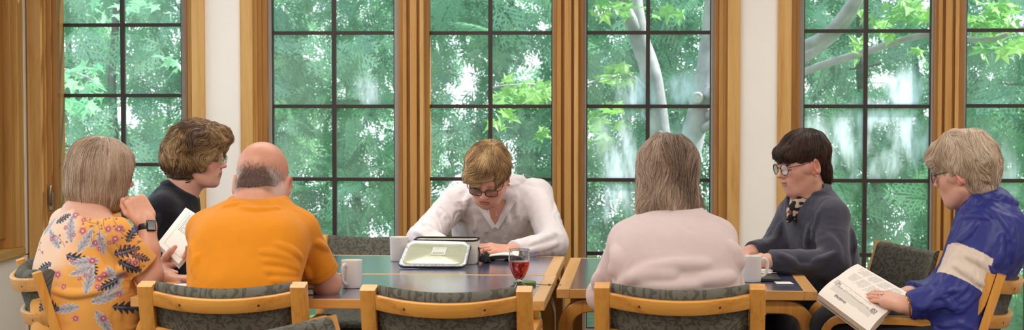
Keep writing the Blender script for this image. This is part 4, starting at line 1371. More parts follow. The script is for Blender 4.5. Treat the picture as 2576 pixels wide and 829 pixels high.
# ------------------------------------------------------------------ anatomy
def head_items(s, fr, nose=1.0, jaw=1.0, full=0.0, ears=True, chin=1.0, smile=0.0):
    a = dict(fr=fr)
    s.ell((0, -.014, .048), (.0765, .097, .084), .0, **a)
    s.ell((0, .026, -.022), (.0625 * jaw, .066, .088), .035, **a)
    s.ell((0, .050, -.062), (.043 * jaw, .040, .045), .03, **a)
    s.ell((0, .070 * chin, -.094), (.019, .017, .015), .022, **a)
    for x in (-1, 1):
        s.ell((x * .043, .052, -.018), (.022 + full * .006, .024, .024), .03, **a)          # cheek
        s.cap((x * .058, .0, -.050), (x * .034, .052, -.088), .017 * jaw, .014, .03, **a)     # jaw line
        s.ell((x * .074, .012, .0), (.010, .03, .02), .02, **a)
    s.cap((-.034, .081, .026), (.034, .081, .026), .0115, None, .02, **a)                   # brow
    for x in (-1, 1):
        s.ell((x * .032, .099, .007), (.019, .015, .013), .012, -1, **a)                     # socket
        s.ell((x * .032, .0775, .007), (.0145, .0135, .0125), .003, **a)                     # lid
        s.cap((x * .020, .0885, -.004), (x * .042, .085, -.003), .0016, None, .004, -1, **a)
    n = nose
    s.cap((0, .086, .022), (0, .104 * (1 + .03 * (n - 1)), -.014), .0075 * n, .0105 * n, .014, **a)
    s.ell((0, .1085, -.0205), (.0115 * n, .0115 * n, .0095 * n), .008, **a)
    for x in (-1, 1):
        s.ell((x * .0125 * n, .099, -.0245), (.0075, .0095, .0075), .006, **a)
        s.ell((x * .0065, .1045, -.0315), (.0035, .005, .003), .003, -1, **a)
        s.cap((x * .019, .093, -.026), (x * .030, .079, -.052), .0018, .001, .007, -1, **a)  # fold beside the mouth
    s.ell((0, .074, -.052), (.028, .019, .021), .018, **a)                                   # muzzle
    s.chain([(-.024, .0835, -.0545 + smile), (-.010, .0925, -.0503), (0, .0930, -.0515), (.010, .0925, -.0503), (.024, .0835, -.0545 + smile)], [.0022, .0042, .0041, .0042, .0022], .005, **a)
    s.chain([(-.022, .0830, -.0570 + smile), (0, .0905, -.0620), (.022, .0830, -.0570 + smile)], [.0022, .0050, .0022], .005, **a)
    s.chain([(-.026, .0850, -.0560 + smile * 1.2), (-.009, .0975, -.0556), (0, .0980, -.0564), (.009, .0975, -.0556), (.026, .0850, -.0560 + smile * 1.2)], [.0012, .0022, .0022, .0022, .0012], .003, -1, **a)
    if ears:
        for x in (-1, 1):
            R = np.array(Matrix.Rotation(math.radians(-x * 22), 3, 'Z') @ Matrix.Rotation(math.radians(-14), 3, 'X'))
            s.ell((x * .084, -.014, .000), (.0075, .0190, .034), .008, R=R, **a)
            s.ell((x * .090, -.009, .003), (.006, .0110, .021), .004, -1, R=R, **a)
            s.ell((x * .079, -.001, -.026), (.006, .008, .010), .006, **a)

def face_color(fr, base, smile=0.0, lips=(176, 96, 92), brow=(120, 88, 66), lash=(60, 44, 40), browk=.8, ruddy=.35):
    def f(V):
        q = fr.l(V); x = np.abs(q[:, 0]); y = q[:, 1]; z = q[:, 2]
        C = np.tile(lin(base), (len(V), 1))
        inh = (np.linalg.norm(q - np.array([0, .03, 0]), axis=1) < .16)
        def add(m, c): 
            nonlocal C
            m = np.where(inh, np.clip(m, 0, 1), 0)[:, None]; C = C * (1 - m) + lin(c) * m
        red = (min(255, base[0] + 4), base[1] * .80, base[2] * .78)
        add(ruddy * np.exp(-(((x - .042) / .022) ** 2 + ((z + .02) / .020) ** 2)) * (y > .03), red)
        add(.6 * ruddy * np.exp(-((x / .014) ** 2 + ((z + .020) / .012) ** 2)) * (y > .09), red)
        add(.4 * sstep(x, .072, .078) * (y > -.05) * (y < .02) * sstep(z, -.045, -.03), red)
        zq = z; z = z - smile * (x / .024) ** 2
        add(.65 * (1 - sstep(x, .018, .024)) * sstep(z, -.0685, -.065) * (1 - sstep(z, -.0490 + .002 * (x < .004), -.0465)) * (y > .080), lips)
        add(.55 * (1 - sstep(np.abs(z + .0562 + .0 * x), .0008, .0022)) * (1 - sstep(x, .018, .024)) * (y > .078), (112, 52, 48))
        z = zq
        arch = .0275 + .004 * np.sin(np.clip((x - .012) / .036, 0, 1) * PI)
        add(browk * np.exp(-((z - arch) / .0034) ** 2) * sstep(x, .011, .017) * (1 - sstep(x, .044, .052)) * (y > .06), brow)
        add(.85 * np.exp(-((z + .0015 - .0015 * (x > .04)) / .0018) ** 2) * sstep(x, .018, .021) * (1 - sstep(x, .044, .047)) * (y > .07), lash)
        n = vnoise(V * 90, 5)
        return np.clip(C * (1 + .035 * n[:, None]), 0, 1)
    return f

def hand_items(s, wrist, fdir, dorsal, size=1.0, curl=(25, 30, 20), thumb=(1, 35, 20), spread=5, side=1, curls=None):
    """side=+1: thumb on the +x side of the hand frame (x = fdir x dorsal)"""
    f = unit(fdir); d = unit(np.asarray(dorsal, float) - f * np.dot(dorsal, f)); x = np.cross(f, d)
    fr = Fr(wrist, np.stack([x, f, d], 1), size)
    sd = side
    s.cap((0, -.02, 0), (0, .012, 0), .0235, .024, .02, fr=fr)
    s.box((0, .050, 0), (.040, .046, .0135), .013, .016, fr=fr)
    s.cap((sd * .022, .012, -.006), (sd * .030, .045, -.006), .018, .013, .012, fr=fr)
    s.cap((-sd * .026, .02, -.004), (-sd * .028, .07, -.003), .015, .012, .012, fr=fr)
    xs = [.029, .0105, -.0085, -.0265]; Ls = [(.042, .025, .021), (.046, .028, .022), (.042, .026, .021), (.033, .020, .019)]
    y0 = [.090, .094, .090, .082]; R0 = [.0092, .0094, .0088, .0079]
    for i in range(4):
        cu = curl if curls is None else curls[i]
        p = np.array([sd * xs[i], y0[i], .001]); ang = 0.0; yaw = math.radians(sd * spread * (1.2 - i * .8))
        s.ell((p[0], p[1] - .004, .004), (R0[i] * 1.02, .012, R0[i]), .006, fr=fr)
        for j in range(3):
            ang += math.radians(cu[j])
            dr = np.array([math.sin(yaw) * math.cos(ang), math.cos(yaw) * math.cos(ang), -math.sin(ang)])
            q = p + dr * Ls[i][j]
            r0, r1 = R0[i] * (1 - .10 * j), R0[i] * (1 - .10 * (j + 1))
            s.cap(p, q, r0, r1, .003, fr=fr); p = q
    tx, ta, tc = thumb
    p = np.array([sd * .026, .022, -.006]); a = math.radians(ta)
    dr = unit(np.array([sd * math.sin(a), math.cos(a), -.35 * tx]))
    q = p + dr * .046; s.cap(p, q, .0145, .0112, .01, fr=fr)
    b = a - math.radians(tc); dr = unit(np.array([sd * math.sin(b), math.cos(b), -.35 * tx])); p, q = q, q + dr * .033
    s.cap(p, q, .0110, .0098, .004, fr=fr)
    b -= math.radians(tc * .7); dr = unit(np.array([sd * math.sin(b), math.cos(b), -.30 * tx])); p, q = q, q + dr * .026
    s.cap(p, q, .0098, .0078, .004, fr=fr)
    return fr

# ------------------------------------------------------------------ hair: a volume and the strands that lie over it
def hair_object(name, vol, fr, flow, colors, parent, n=3000, seg=9, length=.09, rad=.0007, lift=(.0, .004), keep=None, wave=0.0, wavef=60, seed=1, h=.0035, stop=None, base_dark=.86, clump=.4, flat=1.0, jit=.12, lockf=34, lockc=.42, base_col=None, shade=None, shell=True):
    rng = np.random.default_rng(seed)
    V, Q = vol.mesh(h); V = smooth_mesh(V, Q, 1)
    cols = np.array([lin(c) for c in colors])
    def colmix(t):
        t = np.clip(t, 0, 1) * (len(cols) - 1); i = np.minimum(t.astype(int), len(cols) - 2); f = (t - i)[:, None]
        return cols[i] * (1 - f) + cols[i + 1] * f
    q = fr.l(V)
    Cb = colmix(.5 + .5 * vnoise(q * np.array([160, 160, 22]), seed)) * base_dark
    if base_col is not None: Cb = base_col(q)
    # strands
    ok = np.ones(len(V), bool)
    if keep is not None: ok = keep(q)
    cand = np.where(ok)[0]
    pick_ = rng.choice(cand, n, replace=len(cand) < n)
    P = V[pick_] + rng.normal(0, .001, (n, 3))
    cl = vnoise(fr.l(P) * 55, seed + 3)[:, None]
    L = length * rng.uniform(.55, 1.25, n)
    lf = rng.uniform(lift[0], lift[1], n) * (rng.random(n) ** 1.5)
    fly = rng.random(n) < .012
    lf = np.where(fly, lf + .006, lf)
    ph = vnoise(fr.l(P) * (lockf * .8), seed + 9) * PI * 2.5
    path = np.zeros((n, seg + 1, 3)); nrm = np.zeros((n, seg + 1, 3)); alive = np.ones(n, bool)
    prev = None; jv = rng.normal(0, jit, (n, 3))
    for k in range(seg + 1):
        g = vol.grad(P)
        dd = vol(P)
        P = P - g * (dd - (.0008))[:, None] * .9
        t = k / seg
        off = lf * math.sin(min(1, t * 1.3) * PI * .5) + .0006
        lq = fr.l(P)
        path[:, k] = P + g * off[:, None]; nrm[:, k] = g
        v = flow(lq)
        v = v + clump * .55 * np.stack([vnoise(lq * lockf, seed + 5), vnoise(lq * lockf, seed + 6), .4 * vnoise(lq * lockf, seed + 7)], 1) + jv + .02 * rng.normal(0, 1, (n, 3))
        if wave:
            sv = np.cross(v, g @ fr.R)
            v = v + sv * (wave * 2.2 * vnoise(lq * wavef, seed + 9))[:, None]
        vw = v @ fr.R.T
        vw = vw - g * (vw * g).sum(1, keepdims=True)
        vw /= np.linalg.norm(vw, axis=1, keepdims=True) + 1e-9
        if prev is not None: vw = vw * .6 + prev * .4
        prev = vw
        stp = (L / seg)
        if stop is not None:
            dead = stop(lq); alive &= ~dead
        P = P + vw * (stp * np.where(alive, 1.0, .04))[:, None]
    T = np.gradient(path, axis=1); T /= np.linalg.norm(T, axis=2, keepdims=True) + 1e-9
    Sd = np.cross(T, nrm); Sd /= np.linalg.norm(Sd, axis=2, keepdims=True) + 1e-9
    tt = np.linspace(0, 1, seg + 1)
    rr = rad * rng.uniform(.6, 1.3, n)[:, None] * (np.minimum(1, .35 + tt * 4) * (1 - tt ** 3 * .85))[None]
    ring = [path + Sd * (rr * 1.5 * flat)[:, :, None] - nrm * (rr * .5)[:, :, None], path + nrm * rr[:, :, None], path - Sd * (rr * 1.5 * flat)[:, :, None] - nrm * (rr * .5)[:, :, None]]
    VV = np.stack(ring, 2).reshape(-1, 3)
    bi = (np.arange(n)[:, None] * (seg + 1) + np.arange(seg)[None]).reshape(-1)
    FF = []
    for a, b in ((0, 1), (1, 2), (2, 0)):
        FF.append(np.stack([bi * 3 + a, bi * 3 + b, (bi + 1) * 3 + b, (bi + 1) * 3 + a], 1))
    FF = np.concatenate(FF)
    ct = np.clip(.5 + lockc * vnoise(fr.l(path[:, seg // 2]) * lockf, seed + 2) + rng.normal(0, .17, n), 0, 1)
    if shade is not None: ct = np.clip(shade(fr.l(path[:, 0])) + rng.normal(0, .12, n), 0, 1)
    Cs = np.repeat(colmix(ct), (seg + 1) * 3, 0)
    o0 = np.array(parent.location)
    if not shell: return fast_mesh(name, VV - o0, FF, m_hair, parent, True, Cs)
    VA = np.concatenate([V, VV]) - o0; FA = np.concatenate([Q, FF + len(V)])
    return fast_mesh(name, VA, FA, m_hair, parent, True, np.concatenate([Cb, Cs]))

# ------------------------------------------------------------------ spectacles
m_specs = plain('tortoise_spectacle_frame', (46, 34, 36), .25, .6, var=.3, vs=90)
m_specs_b = plain('dark_blue_spectacle_frame', (40, 44, 62), .25, .6)
m_specs_m = plain('silver_spectacle_frame', (170, 172, 176), .2, .6, .9)
def lens_mat():
    t = NT('spectacle_lens')
    tr = t.n('ShaderNodeBsdfTransparent'); tr.inputs[0].default_value = (.96, .98, .98, 1)
    gl = t.n('ShaderNodeBsdfGlossy'); gl.inputs['Roughness'].default_value = .03
    m = t.n('ShaderNodeMixShader'); lw = t.n('ShaderNodeFresnel'); lw.inputs[0].default_value = 1.5
    t.l(t.math('ADD', t.math('MULTIPLY', lw.outputs[0], .5), .02), m.inputs[0]); t.l(tr.outputs[0], m.inputs[1]); t.l(gl.outputs[0], m.inputs[2])
    t.l(m.outputs[0], t.out.inputs[0]); return t.m
m_lens = lens_mat()
def glasses(fr, parent, mat, y=.106, z=.004, w=.024, hgt=.019, r=.0019, gap=.034, sq=3.0, tilt=.0, label=None):
    o0 = np.array(parent.location)
    a = np.linspace(0, 2 * PI, 28, endpoint=False)
    mb = MB(); ln = MB()
    for sx in (-1, 1):
        ca, sa = np.cos(a), np.sin(a)
        X = sx * gap + w * np.sign(ca) * np.abs(ca) ** (2 / sq); Z = z + hgt * np.sign(sa) * np.abs(sa) ** (2 / sq)
        Yv = y - .30 * np.maximum(0, np.abs(X) - .02) ** 1.0 * .6 + tilt * (Z - z)
        ring = fr.w(np.stack([X, Yv, Z], 1)) - o0
        mb.tube(ring, r * fr.s, 8, closed=True)
        c = ring.mean(0)
        bk = ring - fr.R[:, 1] * .0012
        V = list(ring) + list(bk) + [c, c - fr.R[:, 1] * .0012]
        k = len(ring)
        ln.add(V, [(i, (i + 1) % k, 2 * k) for i in range(k)] + [((i + 1) % k + k, i + k, 2 * k + 1) for i in range(k)] + [(i, i + k, (i + 1) % k + k, (i + 1) % k) for i in range(k)])
        tp = [(sx * (gap + w), y - .010, z + hgt * .45), (sx * (gap + w + .012), y - .022, z + hgt * .5), (sx * .078, .03, z + .014), (sx * .084, -.012, z + .024), (sx * .083, -.030, z + .008)]
        mb.tube(fr.w(spline(tp, 5)) - o0, r * .9 * fr.s, 6)
    br = [(-(gap - w) - .001, y + .0, z + .005), (0, y + .004, z + .009), ((gap - w) + .001, y, z + .005)]
    mb.tube(fr.w(spline(br, 5)) - o0, r * fr.s, 8)
    g = mb.build('glasses', mat, parent, smooth=True, label=label)
    l_ = ln.build('lens', m_lens, g, smooth=False)
    return g

def rows_tube(rows):
    """rows: (px, py, Y, half width m, half depth m)"""
    P = np.array([W(r[0], r[1], r[2]) for r in rows])
    return P, [r[3] for r in rows], [r[4] for r in rows]

def ridge(sdf, pts, r=.006, k=.012, inset=.25, n=8, taper=True):
    r *= 1.25
    """soft cloth fold along a line seen at the pixels pts"""
    W3 = []
    for (x0, y0), (x1, y1) in zip(pts[:-1], pts[1:]):
        for u in np.linspace(0, 1, 5)[:-1]: W3.append(sdf.raycast(x0 + (x1 - x0) * u, y0 + (y1 - y0) * u))
    W3.append(sdf.raycast(*pts[-1]))
    runs = [[]]
    for w_ in W3:
        if w_ is None or (runs[-1] and np.linalg.norm(w_ - runs[-1][-1]) > .028):
            runs.append([])
        if w_ is not None: runs[-1].append(w_)
    run = max(runs, key=len)
    if len(run) < 4: return
    P = spline(run, 3)
    ks = np.ones(7) / 7
    for c in range(3): P[:, c] = np.convolve(np.pad(P[:, c], 3, mode='edge'), ks, 'valid')
    g = sdf.grad(P)
    P = P - g * sdf(P)[:, None] - g * (r * inset)
    m = len(P)
    rad = [r * (.15 + .85 * math.sin(PI * i / (m - 1))) for i in range(m)]
    sdf.pending = getattr(sdf, 'pending', []) + [(P[::2], rad[::2], k)]
def flush(sdf):
    for P, rad, k in getattr(sdf, 'pending', []): sdf.chain(P, rad, k)
    sdf.pending = []

def wrinkles(amp=.003, sc=(14, 14, 22), seed=0, amp2=.0012):
    def f(P):
        w_ = vnoise(P * np.array(sc) + 3 * vnoise(P * 6, seed + 4)[:, None], seed)
        r_ = 1 - 2 * np.sqrt(w_ * w_ + .02)
        return amp * r_ + amp2 * vnoise(P * 55, seed + 1)
    return f

def person(px, py, Y, label):
    p = W(px, py, Y)
    return empty('person', (p[0], p[1], 0), label=label, cat='person')
# ================================================================== PEOPLE
def legs(parent, hip, theta, mat_col, knees, feet, name='trousers', r=(.095, .066, .055), shoe=(40, 36, 36), hip_r=(.17, .13, .11)):
    s = SDF()
    R = frame_of(theta)
    hip = np.asarray(hip, float)
    s.ell(hip, hip_r, .0, fr=Fr((0, 0, 0), R.R), R=None) if False else s.ell(R.l(hip), hip_r, .0, fr=R)
    for sd, kn, ft in zip((-1, 1), knees, feet):
        a = hip + R.R[:, 0] * sd * .085
        s.chain([a, kn], [r[0], r[1]], .03); s.chain([kn, np.asarray(ft) + (0, 0, .07)], [r[1], r[2]], .02)
    s.disp(wrinkles(.004, (12, 12, 12), 5))
    o = smooth_sdf_object(name, s, m_cloth, parent, .008, const_col(mat_col))
    sh = SDF()
    for ft in feet:
        f = R.R[:, 1]
        ft = np.asarray(ft, float)
        sh.chain([ft + (0, 0, .05) - f * .03, ft + (0, 0, .042) + f * .06, ft + (0, 0, .032) + f * .15], [.045, .042, .034], .02)
    sh.half((0, 0, .003), (0, 0, -1), .002)
    smooth_sdf_object('shoes', sh, plain('shoe_leather_' + name + str(int(theta)), shoe, .5), parent, .008)
    return o
SKIN = (222, 172, 150)

# ------------------------------------------------------------------ C: balding man in orange
def man_orange():
    t = person(612, 720, 5.80, 'balding person in an orange T-shirt seated with their back to the camera')
    right = np.array([1, .0, 0])
    rows = [(612, 850, 5.76, .185, .125), (612, 720, 5.79, .188, .13), (618, 650, 5.84, .196, .13), (628, 590, 5.90, .196, .12), (640, 548, 5.95, .165, .10), (655, 512, 5.99, .088, .075)]
    P, a, b = rows_tube(rows)
    SL, SR = W(520, 582, 5.95), W(752, 580, 5.95)
    ER, EL = W(822, 712, 6.06), W(520, 700, 6.12)
    WR, WL = W(690, 700, 6.30), W(590, 690, 6.36)
    NB, HC = W(656, 503, 6.00), W(660, 468, 6.05)
    fr = frame_of(87, -20, -1, HC, 1.13)
    bd = SDF()
    head_items(bd, fr, jaw=1.08, full=.5)
    bd.chain([fr.w((0, -.022, -.045)), NB, P[4]], [.070, .076, .08], .03)
    bd.cap(fr.w((-.03, -.052, -.062)), fr.w((.03, -.052, -.062)), .040, None, .03)
    bd.cap(fr.w((-.03, -.075, -.040)), fr.w((.03, -.075, -.040)), .020, None, .02)
    bd.etube(P, np.array(a) - .022, np.array(b) - .02, right, .03)
    for S_, E_, W_, sd in ((SR, ER, WR, 1), (SL, EL, WL, -1)):
        bd.cap(S_, E_, .052, .047, .02); bd.ell(E_ + (0, 0, -.006), (.047, .047, .046), .02); bd.cap(E_, W_, .046, .030, .012)
        hand_items(bd, W_, unit(np.array(W_) - E_) + (0, .5, -.05), (0, 0, 1), 1.05, (20, 25, 15), side=-sd)
    def dens(q):
        lim = .034 - .22 * (q[:, 1] + .05) + .10 * np.abs(q[:, 0])
        low = -.040 - .34 * np.maximum(np.abs(q[:, 0]) - .025, 0)
        return sstep(lim - q[:, 2], -.010, .034) * sstep(q[:, 2] - low, -.006, .010) * (1 - sstep(q[:, 1], .052, .068)) * (np.abs(q[:, 0]) < .085)
    def col(V):
        C = face_color(fr, (214, 156, 132), ruddy=.3)(V)
        q = fr.l(V)
        # sun-worn crown a little redder in patches
        m = np.clip(vnoise(q * 28, 8) * .6, 0, .35) * (q[:, 2] > .02)
        return pick(V, C, [(m * .6, (204, 120, 96)), (dens(q) * .62 * (1 - sstep(np.abs(q[:, 0]), .045, .072)), (110, 86, 78)), (dens(q) * .55 * sstep(np.abs(q[:, 0]), .045, .072), (186, 166, 158))])
    smooth_sdf_object('body', bd, m_skin, t, .003, col)
    # T-shirt
    s = SDF()
    s.etube(P, a, b, right, .0, end=.02)
    s.cap(SL, W(640, 540, 5.97), .062, .07, .05); s.cap(SR, W(670, 540, 5.97), .062, .07, .05)
    s.cap(W(560, 610, 5.84), W(700, 610, 5.84), .085, .085, .06)
    d = unit(ER - SR)
    s.cap(SR, SR + d * np.linalg.norm(ER - SR) * 1.0, .064, .064, .03)
    dl = unit(EL - SL); s.cap(SL, EL, .062, .062, .03)
    c1 = SR + d * np.linalg.norm(ER - SR) * .80
    s.half(c1, d, .003, -1, c1 - (.095, .12, .16), c1 + (.20, .12, .10))
    c2 = SL + dl * np.linalg.norm(EL - SL) * .8
    s.half(P[-1] + (0, -.01, .030), (0, -.10, 1), .004)
    s.cap(NB + (0, 0, .03), NB + (0, .02, .2), .066, .066, .006, -1)
    for pts, r in ([[(655, 632), (690, 638), (725, 650), (750, 668)], .008], [[(660, 654), (700, 660), (740, 672), (752, 680)], .007], [[(665, 680), (710, 687), (752, 690)], .007], [[(690, 612), (730, 628), (760, 650)], .006], [[(680, 703), (720, 708), (752, 706)], .006],
                   [[(765, 600), (800, 610), (838, 634)], .006], [[(757, 640), (768, 670), (776, 700)], .006], [[(600, 520), (650, 527), (705, 523)], .004], [[(500, 640), (482, 680)], .006], [[(560, 520), (600, 512), (640, 520)], .004], [[(475, 600), (490, 640), (492, 700)], .005]):
        ridge(s, pts, r, .016)
    flush(s)
    s.disp(wrinkles(.0012, (7, 7, 7), 11, .0004))
    base = lin((226, 142, 34))
    def ccol(V):
        n = vnoise(V * 40, 2)[:, None]
        C = base * (1 + .03 * n)
        q = V - c1
        ax = q @ d
        m = (np.abs(ax + .022) < .0014) & (V[:, 0] > SR[0] - .01) & (np.linalg.norm(q, axis=1) < .12)
        C[m] *= .72
        return C
    smooth_sdf_object('t_shirt', s, m_cloth, t, .0038, ccol)
    nk = MB(); ang = np.linspace(0, 2 * PI, 40, endpoint=False)
    o0 = np.array(t.location)
    nk.sweep([NB + np.array([.082 * math.cos(q), .075 * math.sin(q) - .004, .010 + .018 * -math.sin(q) * .4]) - o0 for q in ang], rrect(.008, .020, .003, 2), closed=True, up=(0, .1, 1))
    nk.build('collar', plain('orange_rib', (222, 136, 30), .9, .15, var=.05), t, smooth=True)
    # fringe of short grey hair round the back of the head
    v = SDF()
    v.ell((0, -.014, .048), (.0772, .0978, .0847), .0, fr=fr)
    v.ell((0, -.055, -.020), (.064, .050, .050), .02, fr=fr)
    v.half(fr.w((0, -.05, .095)), fr.R @ np.array([0, .20, 1]), .012)
    v.half(fr.w((0, -.06, -.050)), fr.R @ np.array([0, .35, -1]), .006)
    v.half(fr.w((0, .075, 0)), fr.R @ np.array([0, 1, 0]), .006)
    rk = np.random.default_rng(9)
    hair_object('hair', v, fr, lambda q: np.stack([q[:, 0] * 3, -.1 + 0 * q[:, 0], -1 + 0 * q[:, 0]], 1), [(92, 72, 66), (134, 112, 104), (206, 194, 188)], t, 11000, 4, .0065, .00036, (0, .0008), seed=4, clump=.3, keep=lambda q: rk.random(len(q)) < dens(q) ** 1.9, shell=False, shade=lambda q: .14 + .40 * sstep(q[:, 2], -.005, .035) + .85 * sstep(np.abs(q[:, 0]) + .5 * np.maximum(q[:, 2], 0), .040, .070))
    bw = SDF()
    bw.chain([fr.w((.060, .02, -.055)), fr.w((.050, .055, -.085)), fr.w((0, .078, -.104)), fr.w((-.050, .055, -.085)), fr.w((-.060, .02, -.055))], [.015, .020, .022, .020, .015], .01)
    hair_object('beard', bw, fr, lambda q: np.stack([q[:, 0], .4 + 0 * q[:, 0], -1 + 0 * q[:, 0]], 1), [(190, 184, 178), (226, 222, 216)], t, 1200, 4, .02, .0008, (0, .004), seed=5)
    legs(t, P[0] + (0, .0, -.02), 90, (52, 54, 66), [W(540, 830, 6.25) * [1, 1, 0] + (0, 0, .50), W(690, 830, 6.25) * [1, 1, 0] + (0, 0, .50)], [W(545, 830, 6.3) * [1, 1, 0], W(690, 830, 6.3) * [1, 1, 0]])
man_orange()

# ------------------------------------------------------------------ E: woman in pale pink, seen from behind
def woman_pink():
    t = person(1700, 720, 5.82, 'person in a pale pink sweater with shoulder-length grey-brown hair, back to the camera')
    right = np.array([1, .05, 0])
    rows = [(1702, 850, 5.77, .195, .14), (1702, 720, 5.80, .205, .145), (1700, 655, 5.84, .200, .14), (1695, 605, 5.90, .190, .125), (1690, 570, 5.95, .15, .10), (1690, 540, 5.99, .075, .07)]
    P, a, b = rows_tube(rows)
    SL, SR = W(1580, 606, 5.95), W(1803, 600, 5.95)
    EL, ER = W(1520, 742, 6.02), W(1828, 720, 6.10)
    WL, WR = W(1610, 700, 6.35), W(1745, 690, 6.40)
    NB, HC = W(1692, 540, 6.0), W(1674, 444, 6.04)
    fr = frame_of(106, -8, -5, HC, 1.02)
    bd = SDF()
    head_items(bd, fr, full=.6)
    bd.chain([fr.w((0, -.02, -.05)), NB, P[4]], [.056, .060, .075], .03)
    bd.etube(P, np.array(a) - .03, np.array(b) - .03, right, .03)
    for S_, E_, W_, sd in ((SR, ER, WR, 1), (SL, EL, WL, -1)):
        bd.cap(S_, E_, .042, .038, .02); bd.cap(E_, W_, .038, .026, .012)
        hand_items(bd, W_, unit(np.array(W_) - E_) + (0, .5, -.05), (0, 0, 1), .95, (20, 25, 15), side=-sd)
    smooth_sdf_object('body', bd, m_skin, t, .003, face_color(fr, (222, 172, 150)))
    s = SDF()
    s.etube(P, a, b, right, .0, end=.02)
    s.cap(SL, W(1670, 560, 5.98), .058, .065, .05); s.cap(SR, W(1715, 560, 5.98), .058, .065, .05)
    s.cap(W(1620, 640, 5.84), W(1770, 640, 5.84), .10, .10, .06)
    for S_, E_, W_ in ((SL, EL, WL), (SR, ER, WR)):
        s.cap(S_, E_, .060, .058, .03); s.cap(E_, W_, .056, .038, .02)
        dd = unit(W_ - E_); c = W_ - dd * .01
        s.half(c, dd, .003, -1, c - .05, c + .06)
    s.half(P[-1] + (0, -.01, .028), (0, -.08, 1), .004)
    s.cap(NB + (0, 0, .035), NB + (0, .02, .2), .058, .058, .006, -1)
    for pts, r in ([[(1535, 722), (1580, 702), (1640, 675), (1700, 662), (1770, 662), (1850, 672)], .007], [[(1560, 640), (1540, 680), (1532, 712)], .005], [[(1850, 640), (1866, 660), (1870, 690)], .004], [[(1610, 716), (1690, 722), (1760, 716)], .004], [[(1840, 612), (1856, 640), (1862, 670)], .0035],
                   [[(1580, 700), (1650, 690), (1700, 690)], .0035], [[(1540, 625), (1556, 650), (1550, 690)], .0035], [[(1505, 690), (1500, 720)], .005], [[(1760, 705), (1820, 700), (1860, 690)], .0035]):
        ridge(s, pts, r, .03, .5)
    flush(s)
    s.disp(wrinkles(.0014, (6, 6, 9), 21, .0004))
    smooth_sdf_object('sweater', s, m_cloth, t, .004, const_col((222, 201, 201), .02, 60))
    v = SDF()
    v.ell((0, -.015, .046), (.094, .116, .098), .0, fr=fr)
    v.etube([fr.w((0, -.015, .06)), fr.w((0, -.022, -.02)), fr.w((.006, -.034, -.09)), fr.w((.012, -.044, -.150))], [.086, .099, .110, .116], [.104, .100, .090, .080], fr.R[:, 0], .04, end=.03)
    v.ell((0, .125, -.045), (.062, .095, .125), .012, -1, fr=fr)
    v.disp(lambda P: .006 * vnoise(fr.l(P) * np.array([34, 34, 10]) + .8 * vnoise(fr.l(P) * 14, 8)[:, None], 3) + .002 * vnoise(fr.l(P) * np.array([90, 90, 14]), 4))
    def flow(q):
        r = q - np.array([-.01, -.02, .14]); r /= np.linalg.norm(r, axis=1, keepdims=True) + 1e-6
        k = sstep(q[:, 2], .02, .11)[:, None]
        dn = np.stack([.12 * np.sign(q[:, 0]) * sstep(-q[:, 2], .10, .16) + 0 * q[:, 0], -.1 + 0 * q[:, 0], -np.ones(len(q))], 1)
        return r * k + dn * (1 - k)
    hair_object('hair', v, fr, flow, [(86, 66, 54), (134, 110, 94), (174, 148, 128), (208, 186, 166)], t, 8840, 11, .17, .00062, (0, 0.0042), seed=12, keep=lambda q: ~((q[:, 1] > .02) & (q[:, 2] < -.03) & (np.abs(q[:, 0]) < .055)), stop=lambda q: q[:, 2] < -.166, clump=.6, wave=.34, wavef=22, lockf=18, lockc=.7)
    legs(t, P[0] + (0, 0, -.02), 90, (46, 46, 54), [W(1640, 830, 6.25) * [1, 1, 0] + (0, 0, .50), W(1770, 830, 6.25) * [1, 1, 0] + (0, 0, .50)], [W(1640, 830, 6.3) * [1, 1, 0], W(1770, 830, 6.3) * [1, 1, 0]])
woman_pink()

